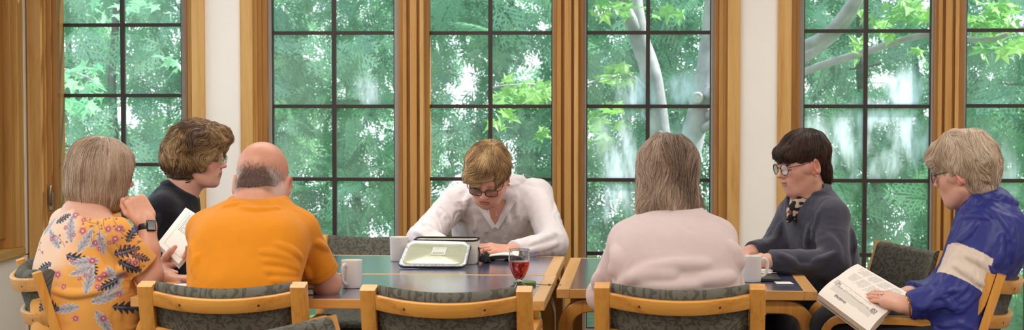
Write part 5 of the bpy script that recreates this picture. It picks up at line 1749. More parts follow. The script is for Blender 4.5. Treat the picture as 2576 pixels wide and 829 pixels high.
# ------------------------------------------------------------------ A: woman in the floral top
def woman_floral():
    t = person(200, 720, 6.03, 'person with ash-blonde bob and orange floral top, chin resting on a fist')
    fd = frame_of(24)
    right = fd.R[:, 0]
    rows = [(224, 850, 6.05, .19, .195), (213, 720, 6.05, .195, .180), (196, 640, 6.08, .190, .140), (200, 585, 6.10, .175, .12), (216, 545, 6.13, .125, .095), (232, 515, 6.16, .06, .06)]
    P, a, b = rows_tube(rows)
    SR, SL = W(283, 588, 5.96), W(170, 565, 6.26)
    ER, EL = W(376, 692, 6.02), W(330, 690, 6.45)
    WR, WL = W(369, 556, 6.07), W(420, 700, 6.40)
    NB, HC = W(236, 510, 6.16), W(254, 437, 6.16)
    fr = frame_of(24, -10, 0, HC, 1.0)
    bd = SDF()
    head_items(bd, fr, full=.5)
    bd.chain([fr.w((0, -.02, -.05)), NB, P[4]], [.055, .060, .085], .035)
    bd.etube(P, np.array(a) - .018, np.array(b) - .018, right, .03)
    for S_ in (SR, SL): bd.cap(S_, P[4] + (0, 0, .0), .050, .06, .04)
    bd.cap(SR, ER, .050, .046, .02); bd.ell(ER + (.004, 0, -.012), (.043, .043, .04), .02)
    bd.chain([ER, ER * .55 + WR * .45, WR], [.044, .040, .0265], .015)
    bd.cap(SL, EL, .045, .042, .02); bd.cap(EL, WL, .04, .027, .012)
    hand_items(bd, WL, (1, .1, -.05), (0, 0, 1), .95, side=1)
    hand_items(bd, WR, W(337, 500, 6.08) - WR, (.30, -.80, .45), 1.0, (68, 92, 55), (1.0, 22, 30), 2, side=-1)
    smooth_sdf_object('body', bd, m_skin, t, .0028, face_color(fr, (220, 168, 144), ruddy=.4))
    s = SDF()
    s.cap(SR, W(250, 552, 6.09), .060, .07, .05); s.cap(SL, W(205, 550, 6.2), .058, .065, .05)
    d = unit(ER - SR); LR = np.linalg.norm(ER - SR)
    s.cap(SR, ER, .062, .062, .03); s.cap(SL, EL, .056, .056, .03)
    c1 = SR + d * LR * .80
    s.half(c1, d, .003, -1, c1 - (.075, .10, .13), c1 + (.16, .12, .10))
    s.etube(P, a, b, right, .04, end=.02)
    s.half(NB + (-.01, 0, -.016), fd.R @ np.array([0, .10, 1]), .004)
    s.ell(W(268, 513, 6.03), (.125, .15, .052), .008, -1)
    for pts, r in ([[(250, 690), (300, 680), (330, 668)], .007], [[(130, 730), (190, 740), (260, 730)], .007], [[(255, 620), (275, 660), (290, 710)], .008], [[(110, 780), (190, 790), (280, 776)], .007], [[(300, 640), (330, 655), (350, 672)], .005]):
        ridge(s, pts, r, .016)
    flush(s)
    s.disp(wrinkles(.0022, (8, 8, 12), 31, .0007))
    rng = np.random.default_rng(5)
    # print: feathery leaves, dark leaves, blossoms; each motif lies on the cloth round its own centre
    def motif_list():
        M_ = []
        def at(px, py):
            return s.raycast(px, py)
        for (px, py, ang, L, kind) in [
            (180, 610, -100, .10, 'f'), (195, 635, -60, .10, 'f'), (150, 625, -130, .09, 'f'), (225, 622, -35, .08, 'f'),
            (165, 640, 20, .09, 'd'), (130, 660, 150, .07, 'd'), (225, 650, 70, .07, 'd'),
            (262, 640, -100, .09, 'f'), (250, 655, 175, .10, 'f'), (240, 668, 160, .09, 'f'), (285, 640, -15, .09, 'd'), (295, 655, 25, .09, 'd'), (268, 668, 60, .09, 'f'),
            (215, 740, -80, .10, 'f'), (228, 760, -20, .11, 'f'), (200, 770, 170, .10, 'f'), (240, 780, 60, .10, 'f'), (280, 770, 10, .09, 'd'), (270, 740, -60, .09, 'f'),
            (120, 740, 120, .07, 'd'), (150, 780, -150, .07, 'd'), (110, 590, -60, .07, 'f'), (140, 560, -30, .06, 'd'), (300, 700, 150, .07, 'd'), (330, 640, 20, .06, 'd'), (320, 610, -70, .06, 'd')]:
            c = at(px, py)
            if c is not None: M_.append((c, math.radians(ang), L, kind))
        for (px, py) in [(190, 540), (210, 552), (230, 530), (185, 590), (208, 580), (275, 610), (290, 600), (240, 610), (250, 625), (165, 572), (130, 600), (180, 655), (262, 690), (250, 700), (200, 700), (215, 692), (160, 720), (245, 720), (300, 740), (190, 800), (260, 800), (315, 690), (340, 660), (325, 655), (145, 690), (232, 655), (272, 575), (300, 575)]:
            c = at(px, py)
            if c is not None: M_.append((c, rng.uniform(0, 6), rng.uniform(.009, .016), 'b'))
        for (px, py) in [(230, 560), (250, 580), (260, 560), (290, 560), (310, 590), (330, 620), (350, 650), (345, 640), (120, 560), (150, 600), (100, 620), (110, 700), (130, 800), (230, 590), (300, 625)]:
            c = at(px, py)
            if c is not None: M_.append((c, rng.uniform(0, 6), .035, 's'))
        return M_
    ML = motif_list()
    cr = RCAM[:, 0]; cu = RCAM[:, 1]
    def ccol(V):
        n = vnoise(V * 30, 2)
        q = fd.l(V - P[3])
        C = np.tile(lin((234, 170, 86)), (len(V), 1)) * (1 + .03 * n[:, None])
        pale = sstep(-q[:, 1] + .5 * q[:, 2] + .04 * vnoise(V * 9, 4), -.01, .08) * sstep(q[:, 2], -.22, -.08)
        C = pick(V, C, [(pale * .8, (236, 208, 190))])
        for c, ang, L, kind in ML:
            D = V - c
            near = np.linalg.norm(D, axis=1) < L * 1.5 + .01
            if not near.any(): continue
            x0 = D[near] @ cr; y0 = -(D[near] @ cu)
            ca, sa = math.cos(ang), math.sin(ang)
            u = (x0 * ca + y0 * sa) / L; v_ = (-x0 * sa + y0 * ca) / L
            Cn = C[near]
            if kind in 'fd':
                uu = np.clip(u, 0, 1)
                if kind == 'f':
                    w_ = .17 * np.sin(PI * uu ** .8) ** .8 * (1 + .18 * np.sin(uu * 40))
                    m = (u > 0) & (u < 1) & (np.abs(v_) < w_)
                    vein = np.clip(np.sin((u * 2.2 - np.abs(v_) * 3.2) * 17) * .5 + .5, 0, 1) * .5 + .5 * (np.abs(v_) < .03) + .3 * vnoise(V[near] * 160, 6)
                    vein = np.clip(vein, 0, 1)
                    base = lin((188, 184, 190)) * (1 - vein[:, None] * .6) + lin((92, 92, 108)) * (vein[:, None] * .6)
                    edge = np.abs(v_) > w_ - .035
                    base[edge] = lin((206, 200, 204))
                    Cn[m] = base[m]
                else:
                    lobe = .26 * np.sin(PI * uu) ** .7 * (.30 + .70 * np.abs(np.sin((uu * 6 - np.abs(v_) * 3) * PI)) ** 1.5)
                    m = (u > 0) & (u < 1) & (np.abs(v_) < lobe)
                    base = np.where((np.abs(v_) < .025)[:, None], lin((120, 124, 140)), lin((60, 62, 76)))
                    Cn[m] = base[m]
            elif kind == 'b':
                rr = np.hypot(u, v_); th = np.arctan2(v_, u)
                m = rr < (.6 + .4 * np.abs(np.cos(th * 2.5)))
                base = np.where((rr < .25)[:, None], lin((228, 196, 180)), np.where((rr < .62)[:, None], lin((178, 74, 110)), lin((206, 138, 158))))
                Cn[m] = base[m] * .82 + Cn[m] * .18
            else:
                m = (np.abs(v_ - .25 * u * u) < .03) & (np.abs(u) < 1)
                for kx in (-.7, -.2, .3, .8):
                    m |= np.hypot(u - kx, v_ - .3 * (1 if int(kx * 10) % 2 else -1) * .8) < .11
                Cn[m] = lin((158, 104, 96))
            C[near] = Cn
        return C
    smooth_sdf_object('floral_top', s, m_cloth, t, .0021, ccol)
    v = SDF()
    v.ell((0, -.008, .040), (.098, .110, .090), .0, fr=fr)
    v.etube([fr.w((0, -.010, .06)), fr.w((0, -.008, -.01)), fr.w((0, -.004, -.065)), fr.w((0, .004, -.104))], [.084, .104, .104, .088], [.092, .114, .113, .098], fr.R[:, 0], .05, end=.03)
    v.ell((0, .150, -.05), (.070, .075, .14), .010, -1, fr=fr)
    v.disp(lambda P: .0025 * vnoise(fr.l(P) * np.array([50, 50, 7]), 3))
    def flow(q):
        r = q - np.array([0, -.01, .13]); r /= np.linalg.norm(r, axis=1, keepdims=True) + 1e-6
        k = sstep(q[:, 2], .02, .11)[:, None]
        dn = np.stack([-.25 * q[:, 0] / .1 * sstep(-q[:, 2], .05, .11), .12 + 0 * q[:, 0], -np.ones(len(q))], 1)
        return r * k + dn * (1 - k)
    hair_object('hair', v, fr, flow, [(128, 104, 86), (162, 136, 114), (188, 164, 142), (210, 192, 174)], t, 8840, 10, .15, .00062, (0, 0.0021), seed=22, stop=lambda q: q[:, 2] < -.118, clump=.12, base_dark=.92, jit=.06)
    glasses(fr, t, m_specs, label='dark framed glasses')
    # watch on the propped wrist
    wd = unit(WR - ER); wc = WR * .88 + ER * .12
    o0 = np.array(t.location)
    e1 = unit(np.cross(wd, (0, 1, 0))); e2 = np.cross(wd, e1)
    mb = MB(); ang = np.linspace(0, 2 * PI, 32, endpoint=False)
    mb.sweep([wc + (e1 * math.cos(q) + e2 * math.sin(q)) * .0305 - o0 for q in ang], rrect(.004, .021, .0015, 2), closed=True, up=wd)
    wt = mb.build('watch', m_blackp, t, smooth='auto', label='black smart watch')
    out = unit(W(392, 570, 6.0) - W(372, 575, 6.05)); out = unit(out - wd * (out @ wd))
    sd_ = np.cross(wd, out)
    Mx = np.eye(4); Mx[:3, :3] = np.stack([sd_, wd, out], 1); Mx[:3, 3] = wc + out * .034 - o0
    MB().box((-.017, -.0195, -.004), (.017, .0195, .0065), Mx).build('watch_face', plain('watch_glass', (18, 18, 22), .12, .6), wt, bevel=.004, seg=3)
    er = fr.w((.083, -.004, -.05)) - o0
    MB().tube([er + (0, 0, .012), er + (.002, 0, 0), er + (0, 0, -.012)], .003, 8, scales=[.4, 1, 1.2]).build('earring', plain('bronze_earring', (120, 96, 60), .3, .5, .8), t, smooth=True)
    legs(t, P[0] + (.02, 0, -.02), 20, (60, 56, 62), [W(420, 830, 6.5) * [1, 1, 0] + (0, 0, .5), W(440, 830, 6.2) * [1, 1, 0] + (0, 0, .5)], [W(420, 830, 6.5) * [1, 1, 0], W(440, 830, 6.2) * [1, 1, 0]])
woman_floral()

# ------------------------------------------------------------------ B: woman in navy
def woman_navy():
    t = person(420, 640, 7.0, 'person in navy with curly brown hair and thin glasses, holding up a paperback')
    fd = frame_of(-4)
    right = fd.R[:, 0]
    rows = [(412, 850, 7.02, .18, .14), (412, 700, 7.02, .185, .135), (415, 620, 7.02, .185, .13), (424, 560, 7.03, .18, .12), (436, 510, 7.05, .14, .10), (452, 472, 7.07, .07, .065)]
    P, a, b = rows_tube(rows)
    SR, SL = W(408, 528, 6.90), W(420, 520, 7.21)
    ER, EL = W(338, 650, 6.80), W(500, 640, 7.25)
    WR, WL = W(408, 672, 6.62), W(560, 660, 7.10)
    NB, HC = W(455, 470, 7.07), W(500, 398, 7.07)
    fr = frame_of(-3, -5, 0, HC, .99)
    bd = SDF()
    head_items(bd, fr, nose=.95, full=.8, chin=1.05, jaw=1.05)
    bd.chain([fr.w((0, -.012, -.055)), NB + (.01, 0, 0), P[4]], [.052, .058, .08], .035)
    bd.etube(P, np.array(a) - .018, np.array(b) - .012, right, .03)
    bd.cap(SR, ER, .045, .042, .02); bd.cap(ER, WR, .04, .028, .012)
    bd.cap(SL, EL, .045, .042, .02); bd.cap(EL, WL, .04, .027, .012)
    hd = W(452, 652, 6.60) - WR
    hand_items(bd, WR, hd, (-.25, .35, -.85), .98, (18, 20, 15), (-.6, 48, 8), 5, side=-1)
    hand_items(bd, WL, (1, -.3, .1), (0, .3, 1), .95, (25, 30, 20), side=1)
    bd.chain([W(408, 660, 6.60), W(418, 643, 6.565), W(430, 631, 6.555), W(441, 620, 6.56)], [.015, .0125, .0105, .0085], .012)
    smooth_sdf_object('body', bd, m_skin, t, .0028, face_color(fr, (222, 170, 148), lips=(186, 104, 98), brow=(150, 110, 80), ruddy=.55))
    s = SDF()
    s.etube(P, a, b, right, .0, end=.02)
    s.cap(SR, W(440, 500, 7.04), .056, .065, .05); s.cap(SL, W(446, 500, 7.12), .056, .065, .05)
    s.cap(SR, ER, .062, .058, .03); s.cap(ER, WR, .056, .044, .02)
    s.cap(SL, EL, .058, .056, .03); s.cap(EL, WL, .054, .040, .02)
    dd = unit(WR - ER); c = WR - dd * .02
    s.half(c, dd, .003, -1, c - .06, c + .08)
    dd = unit(WL - EL); c = WL - dd * .02
    s.half(c, dd, .003, -1, c - .06, c + .07)
    s.half(NB + (.0, 0, .012), fd.R @ np.array([0, .62, 1]), .004)
    s.cap(NB + (0.02, 0, -.01), NB + (.08, 0, .2), .064, .066, .008, -1)
    for pts, r in ([[(400, 540), (385, 580), (365, 620)], .006], [[(430, 520), (470, 560), (500, 600)], .005], [[(340, 600), (360, 620), (380, 650)], .006]):
        ridge(s, pts, r, .016)
    flush(s)
    s.disp(wrinkles(.0022, (9, 9, 11), 41, .0006))
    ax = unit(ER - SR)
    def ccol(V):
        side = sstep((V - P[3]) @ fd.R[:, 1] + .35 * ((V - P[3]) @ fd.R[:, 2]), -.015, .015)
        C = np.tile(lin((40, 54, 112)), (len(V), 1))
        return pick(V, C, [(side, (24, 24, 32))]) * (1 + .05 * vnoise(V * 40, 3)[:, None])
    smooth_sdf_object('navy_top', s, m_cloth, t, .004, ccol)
    v = SDF()
    v.ell((0, -.010, .058), (.104, .122, .098), .0, fr=fr)
    v.ell((0, -.060, -.005), (.104, .092, .090), .04, fr=fr)
    v.ell((0, -.040, -.045), (.090, .068, .055), .03, fr=fr)
    v.ell((.02, .085, .098), (.060, .045, .038), .03, fr=fr)
    for x in (-1, 1):
        v.ell((x * .080, .020, .015), (.020, .050, .060), .02, fr=fr)
    v.ell((0, .150, -.030), (.080, .078, .112), .012, -1, fr=fr)
    v.ell((0, .060, -.10), (.075, .080, .052), .012, -1, fr=fr)
    v.disp(lambda P_: .014 * (.5 - np.abs(vnoise(fr.l(P_) * np.array([20, 24, 30]) + 1.1 * vnoise(fr.l(P_) * 16, 8)[:, None], 3))) + .004 * vnoise(fr.l(P_) * 60, 5))
    def flow(q):
        r = q - np.array([.02, .04, .15]); r /= np.linalg.norm(r, axis=1, keepdims=True) + 1e-6
        return r + np.array([0, -.25, -.55])
    hair_object('hair', v, fr, flow, [(66, 46, 32), (112, 82, 54), (156, 122, 80), (196, 164, 116)], t, 9520, 12, .105, .00070, (0, 0.0063), seed=32, wave=1.0, wavef=22, clump=.8, base_dark=.62, lockf=15, lockc=.75, jit=.06)
    glasses(fr, t, m_specs_m, y=.108, w=.023, hgt=.014, r=.0010, label='thin silver framed glasses')
    legs(t, P[0] + (.02, 0, -.02), 0, (30, 30, 38), [W(560, 830, 7.25) * [1, 1, 0] + (0, 0, .5), W(560, 830, 6.95) * [1, 1, 0] + (0, 0, .5)], [W(560, 830, 7.25) * [1, 1, 0], W(560, 830, 6.95) * [1, 1, 0]])
woman_navy()
# the chair that carries her
pB = W(412, 850, 7.02)
place_chair('beech armchair behind the table end under the person in navy', 0, at=(pB[0] + .06, pB[1]))

# ------------------------------------------------------------------ D: woman in white, facing the camera
def woman_white():
    t = person(1248, 640, 7.9, 'person in a white linen shirt and dark glasses bent over a small book')
    fd = frame_of(-92)
    right = fd.R[:, 0]
    rows = [(1252, 850, 8.10, .185, .13), (1252, 720, 8.06, .19, .135), (1252, 640, 7.98, .195, .13), (1250, 575, 7.90, .20, .125), (1248, 520, 7.83, .195, .11), (1246, 480, 7.80, .15, .09), (1243, 455, 7.78, .08, .065)]
    P, a, b = rows_tube(rows)
    SR, SL = W(1148, 505, 7.82), W(1352, 490, 7.84)
    ER, EL = W(1060, 603, 7.40), W(1392, 612, 7.58)
    WR, WL = W(1175, 648, 7.26), W(1286, 632, 7.36)
    NB, HC = W(1243, 455, 7.76), W(1228, 446, 7.60)
    fr = frame_of(-98, -36, 5, HC, 1.02)
    bd = SDF()
    head_items(bd, fr, nose=1.05, full=.6)
    bd.chain([fr.w((0, -.02, -.05)), NB, P[4] + (0, -.02, -.03)], [.054, .058, .07], .035)
    bd.etube(P, np.array(a) - .022, np.array(b) - .008, right, .03)
    bd.cap(SR, ER, .043, .04, .02); bd.chain([ER, ER * .5 + WR * .5, WR], [.04, .038, .027], .012)
    bd.cap(SL, EL, .043, .04, .02); bd.chain([EL, EL * .5 + WL * .5, WL], [.04, .038, .027], .012)
    hand_items(bd, WL, W(1218, 622, 7.30) - WL, (.15, -.35, 1), 1.0, (14, 22, 14), (1, 30, 15), 7, side=1)
    hand_items(bd, WR, W(1230, 655, 7.26) - WR, (-.1, -.2, 1), .95, (20, 25, 14), side=-1)
    smooth_sdf_object('body', bd, m_skin, t, .0028, face_color(fr, (220, 164, 140), lips=(176, 84, 76), brow=(150, 112, 80), ruddy=.5))
    s = SDF()
    s.etube(P, a, b, right, .0, end=.02)
    s.cap(SR, W(1215, 480, 7.80), .060, .065, .05); s.cap(SL, W(1275, 478, 7.80), .060, .065, .05)
    for S_, E_, W_, k in ((SR, ER, WR, .98), (SL, EL, WL, .93)):
        s.cap(S_, E_, .064, .062, .03); s.cap(E_, W_, .060, .040, .02)
        dd = unit(W_ - E_); c = E_ + (W_ - E_) * k
        s.cap(c - dd * .055, c + dd * .004, .043, .041, .006)
        s.half(c, dd, .003, -1, c - .07, c + .09)
    s.half(P[-1] + (0, 0, .028), (0, .25, 1), .004)
    s.cap(NB + (0, 0, .01), NB + (0, -.03, .2), .060, .060, .006, -1)
    # open V neck
    vb = W(1246, 572, 7.77)
    c0 = W(1246, 505, 7.70)
    for k in np.linspace(0, 1, 26):
        q = vb * (1 - k) + c0 * k
        s.box(q + (0, -.02, 0), (.004 + .040 * k, .065, .006), .003, .003, -1, fr=IDF)
    for pts, r in ([[(1062, 560), (1090, 580), (1130, 588)], .007], [[(1045, 580), (1080, 602), (1120, 604)], .006], [[(1100, 520), (1125, 545), (1135, 575)], .007], [[(1180, 480), (1165, 530), (1160, 590)], .006], [[(1325, 470), (1332, 530), (1345, 590)], .007], [[(1300, 480), (1300, 540), (1310, 600)], .005],
                   [[(1360, 500), (1372, 550), (1376, 590)], .006], [[(1330, 615), (1360, 600), (1395, 590)], .007], [[(1325, 632), (1365, 622), (1405, 612)], .006], [[(1345, 570), (1370, 585), (1400, 590)], .006], [[(1190, 540), (1205, 590), (1210, 630)], .005], [[(1275, 520), (1280, 570), (1270, 620)], .005]):
        ridge(s, pts, r, .014)
    flush(s)
    s.disp(wrinkles(.0042, (12, 10, 9), 51, .0012)); s.disp(wrinkles(.0018, (28, 24, 22), 53, .0004))
    smooth_sdf_object('linen_shirt', s, m_linen, t, .0036, const_col((228, 221, 224), .015, 60))
    # collar band and placket edges
    o0 = np.array(t.location)
    mb = MB()
    for px0, px1 in ((1196, 1243), (1294, 1249)):
        pts = [s.raycast(px0 + (px1 - px0) * k, 500 + 72 * k) for k in np.linspace(0, 1, 8)]
        pts = [p for p in pts if p is not None]
        pts = [p + np.array([0, -.004, 0]) - o0 for p in pts]
        mb.sweep(pts, rrect(.022, .005, .002, 2), up=(0, -1, .3))
    mb.build('placket', plain('linen_placket', (232, 225, 228), .85, .2, var=.02), t, smooth='auto')
    nk = MB()
    nk.tube([W(1210, 500, 7.70) - o0, W(1218, 540, 7.735) - o0, W(1226, 575, 7.765) - o0, W(1222, 600, 7.75) - o0], .0012, 6)
    nk.build('necklace', plain('silver_chain', (190, 188, 186), .25, .5, .9), t, smooth=True)
    v = SDF()
    v.ell((0, -.012, .056), (.090, .112, .094), .0, fr=fr)
    v.ell((.012, .060, .108), (.062, .050, .034), .03, fr=fr)
    v.ell((.030, .086, .066), (.048, .026, .034), .02, fr=fr)
    v.ell((0, .150, -.022), (.082, .066, .084), .010, -1, fr=fr)
    v.ell((0, .075, -.095), (.10, .14, .072), .012, -1, fr=fr)
    v.ell((-.024, .128, .040), (.048, .060, .046), .010, -1, fr=fr)
    v.half(fr.w((0, -.05, -.05)), fr.R @ np.array([0, 0, -1]), .004)
    v.disp(lambda P_: .012 * (.5 - np.abs(vnoise(fr.l(P_) * np.array([26, 15, 26]) + .8 * vnoise(fr.l(P_) * 14, 8)[:, None], 3))) + .003 * vnoise(fr.l(P_) * 60, 5))
    def flow(q):
        c = np.array([-.02, -.045, .15])
        r = q - c; r /= np.linalg.norm(r, axis=1, keepdims=True) + 1e-6
        k = sstep(q[:, 1], .02, .08)[:, None]
        return r + np.array([0, .1, -.35]) + k * np.array([.75, .1, -.1])
    hair_object('hair', v, fr, flow, [(122, 90, 56), (170, 134, 90), (206, 172, 124), (232, 206, 164)], t, 7820, 9, .075, .00070, (0, 0.0091), seed=42, jit=.06, wave=.5, wavef=24, clump=.9, base_dark=.72, lockf=18, lockc=.65)
    glasses(fr, t, m_specs, y=.107, w=.0255, hgt=.0185, r=.0019, label='dark tortoise framed glasses')
    er = fr.w((-.086, -.006, -.038)) - o0
    MB().lathe([(0, -.005), (.004, -.004), (.0055, 0), (.004, .004), (0, .005)], 14, er).build('earring', plain('gold_earring', (220, 170, 80), .2, .5, .9), t, smooth=True)
    legs(t, P[0] + (0, -.02, -.02), -90, (60, 62, 70), [W(1200, 830, 7.6) * [1, 1, 0] + (0, 0, .5), W(1300, 830, 7.6) * [1, 1, 0] + (0, 0, .5)], [W(1200, 830, 7.6) * [1, 1, 0], W(1300, 830, 7.6) * [1, 1, 0]])
woman_white()

# ------------------------------------------------------------------ F: dark-haired person in a dark jacket
def woman_dark():
    t = person(2060, 640, 7.07, 'person with short dark hair, round glasses and dark grey jacket, arms on the table')
    fd = frame_of(200)
    right = fd.R[:, 0]
    rows = [(2078, 860, 7.12, .19, .14), (2075, 720, 7.12, .195, .14), (2068, 640, 7.11, .185, .13), (2058, 575, 7.09, .18, .12), (2046, 520, 7.07, .14, .10), (2036, 482, 7.05, .072, .068)]
    P, a, b = rows_tube(rows)
    SL, SR = W(2092, 545, 6.94), W(1998, 538, 7.22)
    EL, ER = W(2098, 664, 6.84), W(1945, 632, 7.12)
    WL, WR = W(1932, 656, 6.78), W(1888, 634, 6.98)
    NB, HC = W(2036, 476, 7.06), W(2020, 417, 7.04)
    fr = frame_of(206, -9, 0, HC, .98)
    bd = SDF()
    head_items(bd, fr, nose=1.10, full=.4, jaw=1.0, smile=.0045)
    bd.chain([fr.w((0, -.02, -.05)), NB, P[4]], [.050, .055, .075], .035)
    bd.etube(P, np.array(a) - .02, np.array(b) - .012, right, .03)
    bd.cap(SL, EL, .043, .04, .02); bd.cap(EL, WL, .04, .027, .012)
    bd.cap(SR, ER, .043, .04, .02); bd.cap(ER, WR, .04, .027, .012)
    hand_items(bd, WL, W(1885, 648, 6.88) - WL, (-.2, -.35, 1), .95, (20, 28, 20), side=1)
    hand_items(bd, WR, W(1850, 642, 6.86) - WR, (-.2, -.5, 1), .95, (18, 24, 18), side=-1)
    def col(V):
        C = face_color(fr, (220, 166, 144), smile=.0045, lips=(168, 88, 82), brow=(70, 48, 40), ruddy=.35)(V)
        return C
    smooth_sdf_object('body', bd, m_skin, t, .0026, col)
    s = SDF()
    s.etube(P, a, b, right, .0, end=.02)
    s.cap(SL, W(2060, 512, 7.03), .058, .065, .05); s.cap(SR, W(2022, 512, 7.1), .056, .065, .05)
    for S_, E_, W_, k in ((SL, EL, WL, .98), (SR, ER, WR, .96)):
        s.cap(S_, E_, .064, .060, .03); s.cap(E_, W_, .058, .042, .02)
        dd = unit(W_ - E_); c = E_ + (W_ - E_) * k
        s.half(c, dd, .003, -1, c - .07, c + .08)
    # stand collar, open at the front
    s.chain([fr.w((.050, .02, -.150)), fr.w((.064, -.045, -.125)), fr.w((0, -.085, -.092)), fr.w((-.064, -.050, -.118)), fr.w((-.062, .018, -.150)), fr.w((-.040, .062, -.195))], [.016, .020, .022, .021, .019, .015], .012)
    s.cap(NB + (0, 0, -.03), fr.w((0, .0, -.03)), .056, .060, .008, -1)
    s.cap(fr.w((-.030, .045, -.125)), fr.w((-.058, -.012, -.095)), .036, .030, .010, -1)
    vb = W(1983, 560, 6.98)
    for k in np.linspace(0, 1, 8):
        q = vb * (1 - k) + fr.w((0, .05, -.125)) * k
        s.ell(fd.l(q), (.006 + .040 * k, .05, .014), .005, -1, fr=fd)
    for pts, r in ([[(2040, 560), (2030, 600), (2028, 640)], .006], [[(2085, 590), (2105, 620), (2110, 655)], .007], [[(2130, 540), (2146, 590), (2150, 640)], .006], [[(2040, 660), (2075, 650), (2108, 636)], .006], [[(1990, 668), (2040, 672), (2080, 660)], .005], [[(1960, 640), (1990, 655), (2010, 672)], .005], [[(1965, 560), (1950, 600), (1925, 618)], .005], [[(2060, 530), (2050, 570), (2044, 600)], .005]):
        ridge(s, pts, r, .016)
    flush(s)
    s.disp(wrinkles(.0026, (10, 10, 11), 61, .0006)); s.disp(wrinkles(.0014, (24, 24, 20), 63, .0003))
    zc = unit(W(1990, 640, 7.0) - W(1985, 545, 6.97))
    smooth_sdf_object('jacket', s, m_fleece, t, .0036, const_col((66, 66, 80), .06, 60))
    # patterned neckerchief inside the collar
    sc = SDF()
    sc.chain([fr.w((.040, .03, -.122)), fr.w((.044, -.02, -.105)), fr.w((0, -.058, -.085)), fr.w((-.052, -.02, -.122)), fr.w((-.050, .032, -.148)), fr.w((-.012, .072, -.165)), fr.w((.040, .03, -.122))], [.017, .017, .016, .018, .022, .025, .018], .012)
    sc.chain([fr.w((-.030, .050, -.130)), fr.w((-.012, .078, -.175)), W(1985, 552, 6.985)], [.024, .025, .012], .012)
    def scol(V):
        n = vnoise(V * 85, 7); n2 = vnoise(V * 60 + 9, 8)
        return pick(V, np.tile(lin((34, 32, 34)), (len(V), 1)), [((n > .18).astype(float), (196, 176, 156)), (((n2 > .42) & (n < .1)).astype(float), (120, 72, 60))])
    smooth_sdf_object('scarf', sc, m_cloth, t, .0028, scol)
    v = SDF()
    v.ell((0, -.016, .054), (.089, .108, .094), .0, fr=fr)
    v.ell((-.004, .082, .060), (.058, .036, .036), .025, fr=fr)
    v.ell((0, -.072, -.035), (.062, .042, .070), .03, fr=fr)
    v.ell((0, .168, -.027), (.085, .080, .105), .008, -1, fr=fr)
    v.ell((0, .085, -.105), (.10, .12, .088), .010, -1, fr=fr)
    for x in (-1, 1):
        v.ell((x * .095, .004, -.012), (.030, .030, .042), .008, -1, fr=fr)
    v.disp(lambda P_: .003 * vnoise(fr.l(P_) * np.array([50, 22, 40]), 3) + .002 * vnoise(fr.l(P_) * 70, 5))
    def flow(q):
        r = q - np.array([0, -.055, .145]); r /= np.linalg.norm(r, axis=1, keepdims=True) + 1e-6
        k = sstep(q[:, 1], .0, .08)[:, None]
        return r + np.array([0, 0, -.45]) + k * np.array([-.25, .35, 0])
    hair_object('hair', v, fr, flow, [(28, 19, 16), (48, 32, 26), (74, 50, 38), (100, 70, 52)], t, 7820, 9, .08, .00060, (0, 0.0042), seed=52, clump=.45, base_dark=.8, stop=lambda q: (q[:, 1] > .085) & (q[:, 2] < .050))
    glasses(fr, t, m_specs_b, y=.108, w=.0225, hgt=.0205, r=.0017, sq=2.3, label='round dark blue framed glasses')
    o0 = np.array(t.location)
    er = fr.w((-.087, -.002, -.036)) - o0
    MB().lathe([(0, -.003), (.003, -.002), (.004, 0), (.003, .002), (0, .003)], 12, er).build('earring', plain('silver_stud', (210, 210, 214), .2, .5, .9), t, smooth=True)
    legs(t, P[0] + (0, 0, -.02), 205, (26, 26, 30), [W(1985, 830, 6.95) * [1, 1, 0] + (0, 0, .52), W(1955, 830, 6.70) * [1, 1, 0] + (0, 0, .52)], [W(1985, 830, 6.95) * [1, 1, 0], W(1955, 830, 6.70) * [1, 1, 0]], hip_r=(.19, .15, .13), r=(.105, .075, .055))
woman_dark()
pF = W(2078, 860, 7.12)
stl = empty('stool', (pF[0] - .03, pF[1] - .03, 0), .3, 'plain beech stool under the person in the dark grey jacket', 'stool')
MB().lathe([(0, .405), (.17, .405), (.18, .412), (.18, .432), (.172, .44), (0, .44)], 36).build('seat', m_beechx, stl, smooth='auto')
for sx in (-1, 1):
    for sy in (-1, 1):
        MB().tube([(sx * .11, sy * .11, .408), (sx * .15, sy * .15, 0)], .016, 10).build('leg', m_beech, stl, smooth='auto')

